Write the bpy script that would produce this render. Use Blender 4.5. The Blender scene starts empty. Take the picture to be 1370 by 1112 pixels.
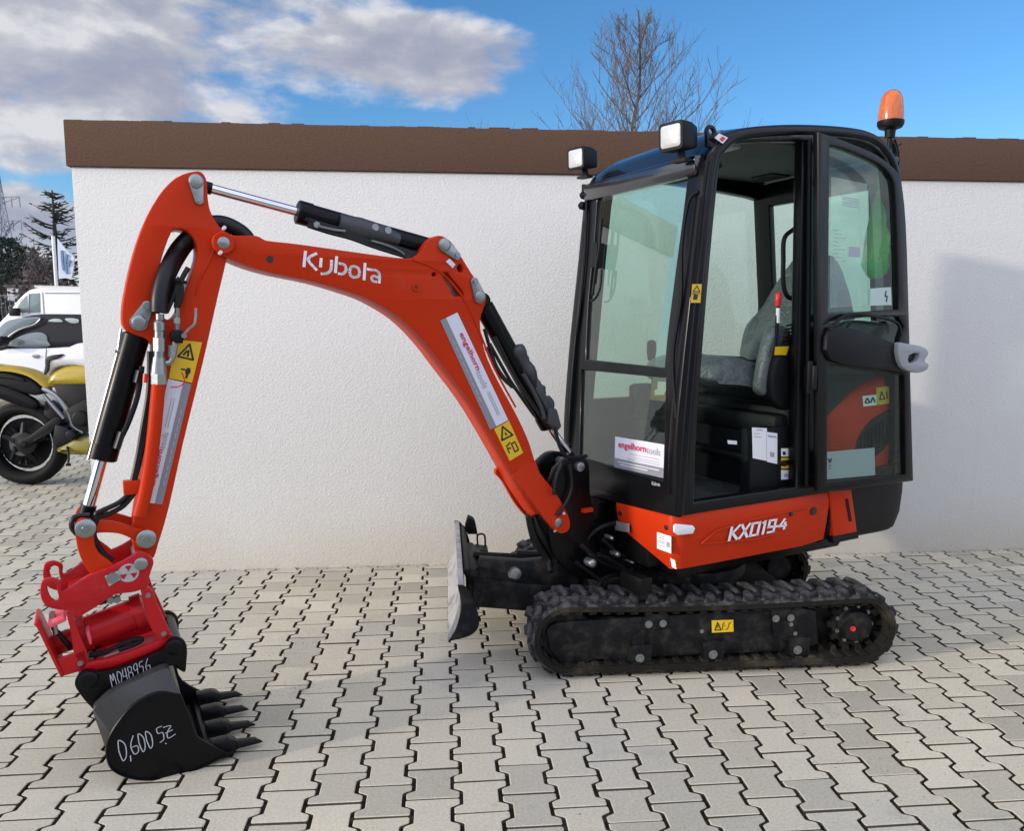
import bpy, bmesh, math, random
from mathutils import Vector, Matrix
R = math.radians
random.seed(7)
scene = bpy.context.scene
COL = scene.collection

# ------------------------------------------------------------------ camera
FPX, CX, CY, PITCH = 1050.0, 685.0, 556.0, R(6.84)
CAM = Vector((0, 0, 1.47))
cd = bpy.data.cameras.new('camera'); cam = bpy.data.objects.new('camera', cd); COL.objects.link(cam)
cam.location = CAM; cam.rotation_euler = (R(90) - PITCH, 0, 0)
cd.sensor_fit = 'HORIZONTAL'; cd.sensor_width = 36; cd.lens = FPX / 1370 * 36
cd.clip_start = 0.05; cd.clip_end = 2000
scene.camera = cam
# ------------------------------------------------------------------ sun + sky
SUN_EL = R(13.0); SUNV = Vector((-1.0, -0.46, 0)).normalized()
SUNV = Vector((SUNV.x * math.cos(SUN_EL), SUNV.y * math.cos(SUN_EL), math.sin(SUN_EL)))
sd = bpy.data.lights.new('sun', 'SUN'); sun = bpy.data.objects.new('sun', sd); COL.objects.link(sun)
sd.energy = 2.5; sd.angle = R(2.4); sd.color = (1.0, 0.89, 0.74)
sun.rotation_euler = (-SUNV).to_track_quat('-Z', 'Y').to_euler(); sun.location = (-20, -10, 10)
world = bpy.data.worlds.new('World'); scene.world = world; world.use_nodes = True
scene.view_settings.view_transform = 'Standard'; scene.view_settings.look = 'None'
scene.view_settings.gamma = 1; scene.view_settings.use_curve_mapping = False
scene.view_settings.exposure = 0.20
scene.render.engine = 'CYCLES'
scene.render.resolution_x = 1024; scene.render.resolution_y = 832
scene.cycles.max_bounces = 8; scene.cycles.transparent_max_bounces = 16

class NT:
    def __init__(s, tree): s.t = tree; s.n = tree.nodes; s.l = tree.links
    def new(s, typ, **kw):
        n = s.n.new(typ)
        for k, v in kw.items():
            if k.startswith('_'): setattr(n, k[1:], v)
        return n
    def set(s, sock, v):
        if hasattr(v, 'is_output'): s.l.new(v, sock)
        else:
            if isinstance(v, (tuple, list)) and len(v) == 3 and sock.type == 'RGBA': v = (*v, 1)
            sock.default_value = v
    def math(s, op, a, b=0.0, clamp=False):
        n = s.n.new('ShaderNodeMath'); n.operation = op; n.use_clamp = clamp
        s.set(n.inputs[0], a); s.set(n.inputs[1], b); return n.outputs[0]
    def noise(s, vec, scale, detail=4, rough=0.5, dist=0.0):
        n = s.n.new('ShaderNodeTexNoise'); n.inputs['Scale'].default_value = scale
        n.inputs['Detail'].default_value = detail; n.inputs['Roughness'].default_value = rough
        n.inputs['Distortion'].default_value = dist
        if vec is not None: s.l.new(vec, n.inputs['Vector'])
        return n.outputs['Fac']
    def ramp(s, fac, *stops):
        n = s.n.new('ShaderNodeValToRGB'); e = n.color_ramp.elements
        while len(e) > 1: e.remove(e[-1])
        e[0].position = stops[0][0]
        for i, (p, c) in enumerate(stops):
            el = e[0] if i == 0 else e.new(p)
            c = c if isinstance(c, (tuple, list)) else (c, c, c)
            el.color = (*c[:3], 1)
        s.set(n.inputs[0], fac); return n.outputs[0]
    def mix(s, fac, a, b, mode='MIX'):
        n = s.n.new('ShaderNodeMix'); n.data_type = 'RGBA'; n.blend_type = mode
        s.set(n.inputs[0], fac); s.set(n.inputs[6], a); s.set(n.inputs[7], b); return n.outputs[2]
    def smooth(s, x, a, b):
        n = s.n.new('ShaderNodeMapRange'); n.interpolation_type = 'SMOOTHSTEP'
        s.set(n.inputs[0], x); n.inputs[1].default_value = a; n.inputs[2].default_value = b
        return n.outputs[0]

def build_world():
    k = NT(world.node_tree); k.n.clear()
    out = k.new('ShaderNodeOutputWorld'); bg = k.new('ShaderNodeBackground'); bg.inputs[1].default_value = 0.15
    k.l.new(bg.outputs[0], out.inputs[0])
    sky = k.new('ShaderNodeTexSky'); sky.sky_type = 'NISHITA'; sky.sun_disc = False
    sky.sun_elevation = SUN_EL; sky.sun_rotation = math.atan2(SUNV.x, SUNV.y)
    sky.air_density = 1.0; sky.dust_density = 0.3; sky.ozone_density = 4.0; sky.altitude = 300
    hs = k.new('ShaderNodeHueSaturation'); hs.inputs['Saturation'].default_value = 1.12; hs.inputs['Value'].default_value = 1.22
    k.l.new(sky.outputs[0], hs.inputs['Color'])
    tc = k.new('ShaderNodeTexCoord'); nm = k.new('ShaderNodeVectorMath'); nm.operation = 'NORMALIZE'
    k.l.new(tc.outputs['Generated'], nm.inputs[0])
    sp = k.new('ShaderNodeSeparateXYZ'); k.l.new(nm.outputs[0], sp.inputs[0])
    X, Y, Z = sp.outputs
    az = k.math('ARCTAN2', X, Y); el = k.math('ARCSINE', Z)
    # direction space in radians, flattened vertically so that clouds lie in banks
    cb = k.new('ShaderNodeCombineXYZ')
    k.set(cb.inputs[0], X); k.set(cb.inputs[1], Y); k.set(cb.inputs[2], k.math('MULTIPLY', Z, 2.3))
    big = k.noise(cb.outputs[0], 2.6, 3, 0.5, 0.2)
    det = k.noise(cb.outputs[0], 6.0, 8, 0.54, 0.15)
    fine = k.noise(cb.outputs[0], 17.0, 6, 0.60, 0.1)
    def bump(a0, e0, sa, se):
        u = k.math('DIVIDE', k.math('SUBTRACT', az, a0), sa); v = k.math('DIVIDE', k.math('SUBTRACT', el, e0), se)
        d = k.math('ADD', k.math('MULTIPLY', u, u), k.math('MULTIPLY', v, v))
        return k.math('SUBTRACT', 1.0, d)
    b = k.math('MAXIMUM', bump(-0.60, 0.37, 0.46, 0.17), bump(-0.15, 0.305, 0.20, 0.055))
    b = k.math('MAXIMUM', b, bump(-0.62, 0.25, 0.36, 0.10))
    b = k.math('MAXIMUM', b, bump(-0.62, 0.085, 0.30, 0.065))
    # clouds elsewhere in the sky (behind the camera; spread overhead to brighten ground and wall)
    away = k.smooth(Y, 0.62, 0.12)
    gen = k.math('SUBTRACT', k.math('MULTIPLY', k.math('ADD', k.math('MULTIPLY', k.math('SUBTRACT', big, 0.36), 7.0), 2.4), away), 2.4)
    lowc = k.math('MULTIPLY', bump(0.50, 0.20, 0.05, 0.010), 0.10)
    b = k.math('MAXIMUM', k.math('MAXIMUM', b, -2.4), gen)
    dens = k.math("ADD", k.math("MULTIPLY", b, 0.62), k.math('MULTIPLY', k.math('SUBTRACT', det, 0.5), 1.9))
    dens = k.math('ADD', dens, k.math('MULTIPLY', k.math('SUBTRACT', fine, 0.5), 0.35))
    cover = k.smooth(dens, -0.02, 0.42)
    # thicker = greyer, ragged edges whiter; sun-side relief from an offset sample
    off = k.new('ShaderNodeVectorMath'); off.operation = 'ADD'; k.l.new(cb.outputs[0], off.inputs[0])
    off.inputs[1].default_value = (-0.03, 0.0, 0.055)
    det2 = k.noise(off.outputs[0], 6.0, 8, 0.54, 0.15)
    rel = k.math('MULTIPLY', k.math('SUBTRACT', det, det2), 3.4)
    tone = k.math('SUBTRACT', k.math('ADD', 0.80, rel), k.math('MULTIPLY', k.smooth(dens, 0.1, 1.1), 0.56))
    shade = k.ramp(tone, (0.05, (1.95, 2.1, 2.75)), (0.40, (2.3, 2.4, 3.0)), (0.72, (3.0, 3.05, 3.45)), (1.0, (4.3, 4.3, 4.5)))
    # brighter towards the sun (forward scattering); gain added behind the camera as fill light
    dt = k.new('ShaderNodeVectorMath'); dt.operation = 'DOT_PRODUCT'; k.l.new(nm.outputs[0], dt.inputs[0]); dt.inputs[1].default_value = tuple(SUNV)
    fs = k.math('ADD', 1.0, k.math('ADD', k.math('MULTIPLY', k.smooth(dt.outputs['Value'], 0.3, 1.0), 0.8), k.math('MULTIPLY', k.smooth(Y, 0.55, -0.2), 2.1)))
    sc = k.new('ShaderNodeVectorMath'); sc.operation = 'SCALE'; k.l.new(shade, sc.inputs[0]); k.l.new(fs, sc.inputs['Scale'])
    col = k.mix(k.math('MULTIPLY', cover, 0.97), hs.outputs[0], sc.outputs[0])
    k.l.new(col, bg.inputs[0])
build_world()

# ------------------------------------------------------------------ geometry helpers
fwd = Vector((0, math.cos(PITCH), -math.sin(PITCH))); upv = Vector((0, math.sin(PITCH), math.cos(PITCH)))
def ray(px, py): return Vector((1, 0, 0)) * ((px - CX) / FPX) + fwd - upv * ((py - CY) / FPX)
class Frame:
    """a flat working plane standing in the place: origin, two in-plane axes, thickness axis"""
    def __init__(s, O, X, Y, N): s.O = Vector(O); s.X = Vector(X).normalized(); s.Y = Vector(Y).normalized(); s.N = Vector(N).normalized()
    def P(s, x, y, n=0.0): return s.O + s.X * x + s.Y * y + s.N * n
    def T(s, px, py, n=0.0):
        d = ray(px, py); nn = s.X.cross(s.Y)
        o = s.O + s.N * n; t = (o - CAM).dot(nn) / d.dot(nn); p = CAM + d * t - o
        # solve in-plane coords (axes may be non orthogonal to each other only slightly)
        return (p.dot(s.X), p.dot(s.Y))
    def TT(s, pts, n=0.0): return [s.T(q[0], q[1], n) for q in pts]
    def W(s, px, py, n=0.0): x, y = s.T(px, py, n); return s.P(x, y, n)
UP = Vector((0, 0, 1))
# machine centre; the upper structure is slewed, the tracks stand parallel to the wall
C = Vector((0.816, 3.65, 0))
YAW, TYAW = R(28.5), R(4.9)
h = Vector((-math.cos(YAW), -math.sin(YAW), 0)); m = Vector((-math.sin(YAW), math.cos(YAW), 0))
t_ = Vector((-math.cos(TYAW), -math.sin(TYAW), 0)); n_ = Vector((-math.sin(TYAW), math.cos(TYAW), 0))
HS = Frame(C, h, UP, m)       # side planes of the upper structure: (forward, up, lateral away)
TS = Frame(C, t_, UP, n_)     # side planes of the undercarriage
def H(a, w, z): return HS.P(a, z, w)
def TR(a, w, z): return TS.P(a, z, w)

def cr(pts, n=4, closed=True):
    """Catmull-Rom through points; a third value of 1 keeps that point a corner"""
    N = len(pts); out = []
    g = lambda i: pts[i % N] if closed else pts[max(0, min(N - 1, i))]
    for i in range(N if closed else N - 1):
        p0, p1, p2, p3 = g(i - 1), g(i), g(i + 1), g(i + 2)
        c1 = len(p1) > 2 and p1[2] == 1; c2 = len(p2) > 2 and p2[2] == 1
        if c1: p0 = (2 * p1[0] - p2[0], 2 * p1[1] - p2[1])
        if c2: p3 = (2 * p2[0] - p1[0], 2 * p2[1] - p1[1])
        if c1 and c2: out.append((p1[0], p1[1])); continue
        for j in range(n):
            t = j / n
            out.append(tuple(0.5 * (2 * p1[k] + (p2[k] - p0[k]) * t + (2 * p0[k] - 5 * p1[k] + 4 * p2[k] - p3[k]) * t * t + (3 * p1[k] - p0[k] - 3 * p2[k] + p3[k]) * t ** 3) for k in (0, 1)))
    if not closed: out.append((pts[-1][0], pts[-1][1]))
    return out
def cr3(pts, n=6):
    N = len(pts); out = []; pts = [Vector(p) for p in pts]
    for i in range(N - 1):
        p0, p1, p2, p3 = pts[max(0, i - 1)], pts[i], pts[i + 1], pts[min(N - 1, i + 2)]
        for j in range(n):
            t = j / n
            out.append(0.5 * (2 * p1 + (p2 - p0) * t + (2 * p0 - 5 * p1 + 4 * p2 - p3) * t * t + (3 * p1 - p0 - 3 * p2 + p3) * t ** 3))
    out.append(pts[-1]); return out
def arc(c, r, a0, a1, n=8):
    return [(c[0] + r * math.cos(a0 + (a1 - a0) * i / n), c[1] + r * math.sin(a0 + (a1 - a0) * i / n)) for i in range(n + 1)]

class MB:
    def __init__(s): s.v = []; s.f = []; s.mi = []
    def add(s, vs, fs, mi=0):
        o = len(s.v); s.v += [Vector(q) for q in vs]; s.f += [tuple(i + o for i in f) for f in fs]; s.mi += [mi] * len(fs); return s
    def prism(s, fr, poly, n0, n1, mi=0):
        k = len(poly); vs = [fr.P(x, y, n0) for x, y in poly] + [fr.P(x, y, n1) for x, y in poly]
        return s.add(vs, [tuple(range(k)), tuple(range(2 * k - 1, k - 1, -1))] + [(i, (i + 1) % k, k + (i + 1) % k, k + i) for i in range(k)], mi)
    def box(s, fr, x0, x1, y0, y1, n0, n1, mi=0): return s.prism(fr, [(x0, y0), (x1, y0), (x1, y1), (x0, y1)], n0, n1, mi)
    def flat(s, fr, poly, n=0.0, mi=0):
        return s.add([fr.P(x, y, n) for x, y in poly], [tuple(range(len(poly)))], mi)
    def tube(s, pts, r, n=8, mi=0, cap=True, flat=None):
        pts = [Vector(p) for p in pts]; vs = []; fs = []; prev = None
        rs = r if isinstance(r, (list, tuple)) else [r] * len(pts)
        for i, p in enumerate(pts):
            d = (pts[min(i + 1, len(pts) - 1)] - pts[max(i - 1, 0)]).normalized()
            if prev is None:
                a = d.orthogonal().normalized()
                if flat is not None: a = (Vector(flat) - d * Vector(flat).dot(d)).normalized()
            else: a = (prev - d * prev.dot(d)).normalized()
            prev = a; b = d.cross(a)
            for j in range(n):
                th = 2 * math.pi * j / n; vs.append(p + (a * math.cos(th) + b * math.sin(th)) * rs[i])
        for i in range(len(pts) - 1):
            for j in range(n): fs.append((i * n + j, i * n + (j + 1) % n, (i + 1) * n + (j + 1) % n, (i + 1) * n + j))
        if cap: fs += [tuple(range(n - 1, -1, -1)), tuple(range((len(pts) - 1) * n, len(pts) * n))]
        return s.add(vs, fs, mi)
    def cyl(s, p0, p1, r0, r1=None, n=20, mi=0): return s.tube([p0, p1], [r0, r0 if r1 is None else r1], n, mi)
    def revolve(s, p, axis, prof, n=24, mi=0):
        """prof: (distance along axis, radius)"""
        ax = Vector(axis).normalized(); pts = [Vector(p) + ax * q[0] for q in prof]
        a = ax.orthogonal().normalized(); b = ax.cross(a); vs = []; fs = []
        for q, (d, r) in zip(pts, prof):
            for j in range(n):
                th = 2 * math.pi * j / n; vs.append(q + (a * math.cos(th) + b * math.sin(th)) * r)
        for i in range(len(prof) - 1):
            for j in range(n): fs.append((i * n + j, i * n + (j + 1) % n, (i + 1) * n + (j + 1) % n, (i + 1) * n + j))
        fs += [tuple(range(n - 1, -1, -1)), tuple(range((len(prof) - 1) * n, len(prof) * n))]
        return s.add(vs, fs, mi)
    def sweep(s, pts, prof, side, mi=0, closed=False, cap=True):
        """rectangular or other profile (u along side, v along side x tangent) along a path; side: Vector or list"""
        pts = [Vector(p) for p in pts]; k = len(prof); vs = []; fs = []; N = len(pts)
        for i, p in enumerate(pts):
            if closed: d = (pts[(i + 1) % N] - pts[i - 1]).normalized()
            else: d = (pts[min(i + 1, N - 1)] - pts[max(i - 1, 0)]).normalized()
            u = Vector(side) if not isinstance(side, list) else side[i]
            u = (u - d * u.dot(d)).normalized(); v = d.cross(u)
            vs += [p + u * q[0] + v * q[1] for q in prof]
        for i in range(N if closed else N - 1):
            i2 = (i + 1) % N
            for j in range(k): fs.append((i * k + j, i * k + (j + 1) % k, i2 * k + (j + 1) % k, i2 * k + j))
        if not closed and cap: fs += [tuple(range(k - 1, -1, -1)), tuple(range((N - 1) * k, N * k))]
        return s.add(vs, fs, mi)
    def plate(s, fr, outer, holes, n0, n1, bev=0.003, mi=0):
        cu = bpy.data.curves.new('tmp', 'CURVE'); cu.dimensions = '2D'; cu.fill_mode = 'BOTH'
        for lp in [outer] + list(holes):
            sp = cu.splines.new('POLY'); sp.points.add(len(lp) - 1)
            for i, q in enumerate(lp): sp.points[i].co = (q[0], q[1], 0, 1)
            sp.use_cyclic_u = True
        bev = min(bev, (n1 - n0) / 2.1)
        cu.extrude = (n1 - n0) / 2 - bev; cu.bevel_depth = bev; cu.bevel_resolution = 1; cu.offset = -bev
        ob = bpy.data.objects.new('tmp', cu); me = bpy.data.meshes.new_from_object(ob)
        mid = (n0 + n1) / 2
        s.add([fr.P(q.co.x, q.co.y, mid + q.co.z) for q in me.vertices], [tuple(p.vertices) for p in me.polygons], mi)
        bpy.data.objects.remove(ob); bpy.data.curves.remove(cu); bpy.data.meshes.remove(me); return s
    def text(s, mapper, txt, mi=0, bold=0.0, shear=0.0, fit=True, x0=0, x1=1, y0=0, y1=1):
        cu = bpy.data.curves.new('tmp', 'FONT'); cu.body = txt; cu.size = 1; cu.offset = bold; cu.shear = shear; cu.resolution_u = 2
        ob = bpy.data.objects.new('tmp', cu); me = bpy.data.meshes.new_from_object(ob)
        xs = [q.co.x for q in me.vertices]; ys = [q.co.y for q in me.vertices]
        a, b, c, d = min(xs), max(xs), min(ys), max(ys)
        s.add([mapper(x0 + (x1 - x0) * (q.co.x - a) / (b - a), y0 + (y1 - y0) * (q.co.y - c) / (d - c)) for q in me.vertices], [tuple(p.vertices) for p in me.polygons], mi)
        bpy.data.objects.remove(ob); bpy.data.curves.remove(cu); bpy.data.meshes.remove(me); return s
    def strokes(s, mapper, lines, w, mi=0, n=3, asp=1.0):
        """ribbon strokes in unit coordinates; asp = width/height of the mapped box"""
        for ln in lines:
            q = cr(ln, n, False) if len(ln) > 2 else ln
            for i in range(len(q) - 1):
                ax, ay = q[i][0] * asp, q[i][1]; bx, by = q[i + 1][0] * asp, q[i + 1][1]
                dx, dy = bx - ax, by - ay; L = math.hypot(dx, dy) or 1; ux, uy = dx / L * w / 2, dy / L * w / 2
                a2, b2, c2, d2 = ax - ux * .5, ay - uy * .5, bx + ux * .5, by + uy * .5
                pts = [(a2 - uy, b2 + ux), (c2 - uy, d2 + ux), (c2 + uy, d2 - ux), (a2 + uy, b2 - ux)]
                s.add([mapper(x / asp, y) for x, y in pts], [(0, 1, 2, 3)], mi)
        return s
    def rect(s, mapper, x0, y0, x1, y1, mi=0): return s.add([mapper(x0, y0), mapper(x1, y0), mapper(x1, y1), mapper(x0, y1)], [(0, 1, 2, 3)], mi)

def quad(fr, n, tl, tr, br, bl, px=True):
    """unit square -> the quadrilateral with these corners on plane fr, n; (0,0) is bottom left"""
    c = [fr.T(q[0], q[1], n) if px else q for q in (bl, br, tr, tl)]
    def f(u, v, lift=0.0):
        x = (c[0][0] * (1 - u) + c[1][0] * u) * (1 - v) + (c[3][0] * (1 - u) + c[2][0] * u) * v
        y = (c[0][1] * (1 - u) + c[1][1] * u) * (1 - v) + (c[3][1] * (1 - u) + c[2][1] * u) * v
        return fr.P(x, y, n - lift)
    return f

def lift(f, d): return lambda u, v: f(u, v, d)

def build(name, mb, mat, parent=None, bevel=0.0, seg=2, smooth=38, kind=None, label=None, cat=None, group=None, root=None):
    bm = bmesh.new(); off = Vector((0, 0, 0))
    if parent is not None:
        r = parent
        while r is not None: off += r.location; r = r.parent
    elif root is not None: off = Vector(root)
    vs = [bm.verts.new(q - off) for q in mb.v]
    for f, mi in zip(mb.f, mb.mi):
        try: fc = bm.faces.new([vs[i] for i in f]); fc.material_index = mi
        except ValueError: pass
    bmesh.ops.remove_doubles(bm, verts=bm.verts, dist=1e-5)
    bmesh.ops.recalc_face_normals(bm, faces=bm.faces)
    if bevel > 0:
        es = [e for e in bm.edges if len(e.link_faces) == 2 and e.calc_face_angle(0) > R(25)]
        bmesh.ops.bevel(bm, geom=es, offset=bevel, segments=seg, profile=0.5, affect='EDGES', clamp_overlap=True)
    if smooth:
        for f in bm.faces: f.smooth = True
        for e in bm.edges: e.smooth = not (len(e.link_faces) != 2 or e.calc_face_angle(0) > R(smooth))
    me = bpy.data.meshes.new(name); bm.to_mesh(me); bm.free()
    for q in (mat if isinstance(mat, list) else [mat]): me.materials.append(q)
    o = bpy.data.objects.new(name, me); COL.objects.link(o)
    if parent is not None: o.parent = parent
    elif root is not None: o.location = off
    if kind: o['kind'] = kind
    if label: o['label'] = label
    if cat: o['category'] = cat
    if group: o['group'] = group
    return o
def thing(name, label, cat, loc, group=None, kind=None):
    o = bpy.data.objects.new(name, None); COL.objects.link(o); o.location = loc; o.empty_display_size = 0.2
    o['label'] = label; o['category'] = cat
    if group: o['group'] = group
    if kind: o['kind'] = kind
    return o
def inst(name, me, parent, loc, rot=None, mat=None):
    o = bpy.data.objects.new(name, me); COL.objects.link(o); o.parent = parent
    off = Vector((0, 0, 0)); r = parent
    while r is not None: off += r.location; r = r.parent
    o.location = Vector(loc) - off
    if rot is not None: o.rotation_euler = rot
    return o
# ------------------------------------------------------------------ materials
def M(name, col, rough=0.5, metal=0.0, coat=0.0, bump=None, dirt=None, vary=0.0, spec=0.5, spots=None, sheen=0.0):
    """bump: (scale, strength, distance); dirt: (colour, scale, low, high, amount)"""
    mt = bpy.data.materials.new(name); mt.use_nodes = True; k = NT(mt.node_tree); b = k.n['Principled BSDF']
    tc = k.new('ShaderNodeTexCoord'); V = tc.outputs['Object']
    c = (*col, 1); rr = rough
    if vary:
        f = k.noise(V, 3.0, 5, 0.6)
        c = k.mix(f, tuple(q * (1 - vary) for q in col), tuple(min(1, q * (1 + vary)) for q in col))
    if dirt:
        f = k.smooth(k.noise(V, dirt[1], 8, 0.65), dirt[2], dirt[3]); f = k.math('MULTIPLY', f, dirt[4])
        c = k.mix(f, c, dirt[0]); rr = k.math('ADD', k.math('MULTIPLY', f, 0.9 - rough), rough)
    else:
        rr = k.math('ADD', k.math('MULTIPLY', k.noise(V, 9.0, 6, 0.7), 0.16), rough - 0.08)
    k.set(b.inputs['Base Color'], c); k.set(b.inputs['Roughness'], rr); b.inputs['Metallic'].default_value = metal
    b.inputs['Coat Weight'].default_value = coat; b.inputs['Coat Roughness'].default_value = 0.12
    b.inputs['Specular IOR Level'].default_value = spec
    if bump:
        n = k.new('ShaderNodeBump'); n.inputs['Strength'].default_value = bump[1]; n.inputs['Distance'].default_value = bump[2]
        k.set(n.inputs['Height'], k.noise(V, bump[0], 5, 0.6)); k.l.new(n.outputs[0], b.inputs['Normal'])
    return mt
orange = M('orange_paint', (0.50, 0.031, 0.0050), 0.40, coat=0.0, spec=.12, bump=(60, 0.05, 0.002), dirt=((0.30, 0.16, 0.10), 6, 0.56, 0.9, 0.30))
hitchred = M('red_paint', (0.44, 0.009, 0.012), 0.38, coat=0.05, spec=.25, bump=(70, 0.08, 0.002), dirt=((0.22, 0.10, 0.08), 9, 0.55, 0.85, 0.35))
pink = M('faded_red_paint', (0.72, 0.10, 0.12), 0.5)
black = M('black_paint', (0.003, 0.0031, 0.0036), 0.36, coat=0.03, spec=.18, dirt=((0.06, 0.055, 0.05), 6, 0.62, 0.95, 0.25))
cabblack = M('black_cab_paint', (0.0035, 0.004, 0.005), 0.30, coat=0.10, spec=.2, dirt=((0.05, 0.048, 0.045), 7, 0.62, 0.95, 0.18))
plastic = M('black_plastic', (0.006, 0.0065, 0.0078), 0.5, spec=.2, bump=(250, 0.15, 0.001))
underpaint = M('dusty_black_undercarriage', (0.005, 0.0055, 0.0068), 0.46, spec=.2, dirt=((0.070, 0.064, 0.052), 16, 0.42, 0.78, 0.5), bump=(40, 0.1, 0.002))
rubber = M('track_rubber', (0.009, 0.0095, 0.010), 0.78, spec=.2, dirt=((0.135, 0.133, 0.128), 14, 0.40, 0.68, 0.8), bump=(60, 0.3, 0.003))
rubin = M('dusty_track_inside', (0.013, 0.012, 0.010), 0.85, spec=.15, dirt=((0.11, 0.094, 0.062), 5, 0.50, 0.75, 0.6), bump=(60, 0.3, 0.003))
hose = M('hose_rubber', (0.006, 0.006, 0.007), 0.42, spec=.35, bump=(300, 0.2, 0.001))
tyre = M('tyre_rubber', (0.006, 0.006, 0.0065), 0.7, spec=.2, bump=(90, 0.2, 0.002))
chrome = M('chrome_rod', (0.75, 0.76, 0.78), 0.10, metal=1.0)
zinc = M('zinc_plated_steel', (0.30, 0.325, 0.32), 0.36, metal=0.9, bump=(120, 0.25, 0.002), vary=0.2)
steel = M('worn_steel', (0.36, 0.355, 0.35), 0.6, metal=0.1, dirt=((0.16, 0.155, 0.15), 12, 0.42, 0.68, 0.8), bump=(25, 0.4, 0.004))
bucketsteel = M('bucket_back_steel', (0.045, 0.045, 0.044), 0.40, metal=0.3, dirt=((0.02, 0.018, 0.016), 6, 0.4, 0.8, 0.7), bump=(30, 0.2, 0.003))
castgrey = M('grey_sleeve', (0.045, 0.047, 0.052), 0.45, bump=(50, 0.5, 0.004))
silver = M('silver_plastic', (0.27, 0.285, 0.31), 0.42)
seatcover = M('dark_vinyl_seat_cover', (0.085, 0.100, 0.102), 0.40, bump=(10, 0.9, 0.03), vary=0.15)
greyfab = M('headliner_grey', (0.085, 0.09, 0.09), 0.8)
matm = M('floor_mat', (0.028, 0.028, 0.028), 0.7, bump=(90, 0.7, 0.004), dirt=((0.11, 0.105, 0.10), 14, 0.45, 0.75, 0.7))
whitep = M('white_print', (0.80, 0.80, 0.82), 0.45)
labelw = M('white_label', (0.66, 0.67, 0.75), 0.4)
labelg = M('grey_label', (0.23, 0.24, 0.27), 0.42)
magenta = M('magenta_print', (0.58, 0.012, 0.09), 0.4)
greypr = M('grey_print', (0.34, 0.35, 0.42), 0.45)
yellow = M('yellow_label', (0.72, 0.46, 0.012), 0.42)
blackpr = M('black_print', (0.012, 0.012, 0.012), 0.45)
redp = M('red_plastic', (0.62, 0.02, 0.015), 0.4)
chalk = M('chalk_marker', (0.50, 0.51, 0.54), 0.9)
bagm = M('green_plastic_bag', (0.005, 0.75, 0.05), 0.28, bump=(18, 0.8, 0.02))
whitecar = M('white_car_paint', (0.74, 0.75, 0.78), 0.25, coat=0.5)
vanwhite = M('van_white_paint', (0.72, 0.73, 0.70), 0.35, coat=0.2)
darkcloth = M('black_softtop', (0.012, 0.013, 0.017), 0.85)
yellowp = M('yellow_fairing', (0.42, 0.30, 0.015), 0.28, coat=0.5)
olive = M('olive_belly_pan', (0.20, 0.17, 0.01), 0.35, coat=0.3)
greymetal = M('grey_metal', (0.28, 0.29, 0.30), 0.35, metal=0.7)
bark = M('bark', (0.085, 0.062, 0.050), 0.9)
pinebark = M('pine_bark', (0.045, 0.035, 0.028), 0.9)
needle = M('dark_needles', (0.016, 0.028, 0.018), 0.9, vary=0.4)
twig = M('bare_twig_brown', (0.105, 0.088, 0.078), 0.95, vary=0.4)
hedgem = M('hedge_green', (0.03, 0.05, 0.02), 0.9, vary=0.4)
lattice = M('galvanised_lattice', (0.20, 0.23, 0.27), 0.6)
flagm = M('banner_cloth', (0.55, 0.60, 0.68), 0.7)
flagb = M('banner_blue_print', (0.12, 0.20, 0.34), 0.7)
lampglass = M('headlamp_lens', (0.55, 0.57, 0.56), 0.12, coat=0.6, bump=(60, 0.8, 0.004))
reflect = M('reflector_silver', (0.36, 0.37, 0.38), 0.25, metal=0.6)

def glass(name, tint, refl=1.0, film=(0.5, 0.6, 0.55), film_amt=0.0, ior=1.5):
    mt = bpy.data.materials.new(name); mt.use_nodes = True; k = NT(mt.node_tree); k.n.clear()
    out = k.new('ShaderNodeOutputMaterial'); tr = k.new('ShaderNodeBsdfTransparent'); tr.inputs[0].default_value = (*tint, 1)
    gl = k.new('ShaderNodeBsdfGlossy'); gl.inputs['Roughness'].default_value = 0.01; gl.inputs[0].default_value = (0.92, 1.0, 0.95, 1)
    ge = k.new('ShaderNodeNewGeometry'); dp = k.new('ShaderNodeVectorMath'); dp.operation = 'DOT_PRODUCT'
    k.l.new(ge.outputs['Incoming'], dp.inputs[0]); k.l.new(ge.outputs['Normal'], dp.inputs[1])
    fz_ = k.math('ADD', 0.07, k.math('MULTIPLY', k.math('POWER', k.math('SUBTRACT', 1.0, k.math('ABSOLUTE', dp.outputs['Value']), True), 5.0), 0.93))
    tc = k.new('ShaderNodeTexCoord')
    mx = k.new('ShaderNodeMixShader'); k.set(mx.inputs[0], k.math('MULTIPLY', fz_, refl, True))
    df = k.new('ShaderNodeBsdfDiffuse'); df.inputs[0].default_value = (*film, 1)
    m0 = k.new('ShaderNodeMixShader')
    k.set(m0.inputs[0], k.math('MULTIPLY', k.ramp(k.noise(tc.outputs['Object'], 5, 6, 0.6), (0.3, 0.4), (0.75, 1.0)), film_amt))
    k.l.new(tr.outputs[0], m0.inputs[1]); k.l.new(df.outputs[0], m0.inputs[2])
    k.l.new(m0.outputs[0], mx.inputs[1]); k.l.new(gl.outputs[0], mx.inputs[2]); k.l.new(mx.outputs[0], out.inputs[0])
    return mt
gl_cab = glass('green_tinted_glass', (0.68, 0.86, 0.78), 0.6, film_amt=0.01)
gl_front = glass('windscreen_glass', (0.66, 0.84, 0.76), 1.9, film_amt=0.02)
_k = NT(bagm.node_tree); _o = [q for q in _k.n if q.type == 'OUTPUT_MATERIAL'][0]; _tl = _k.new('ShaderNodeBsdfTranslucent'); _tl.inputs[0].default_value = (0.0, 0.95, 0.05, 1)
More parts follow.
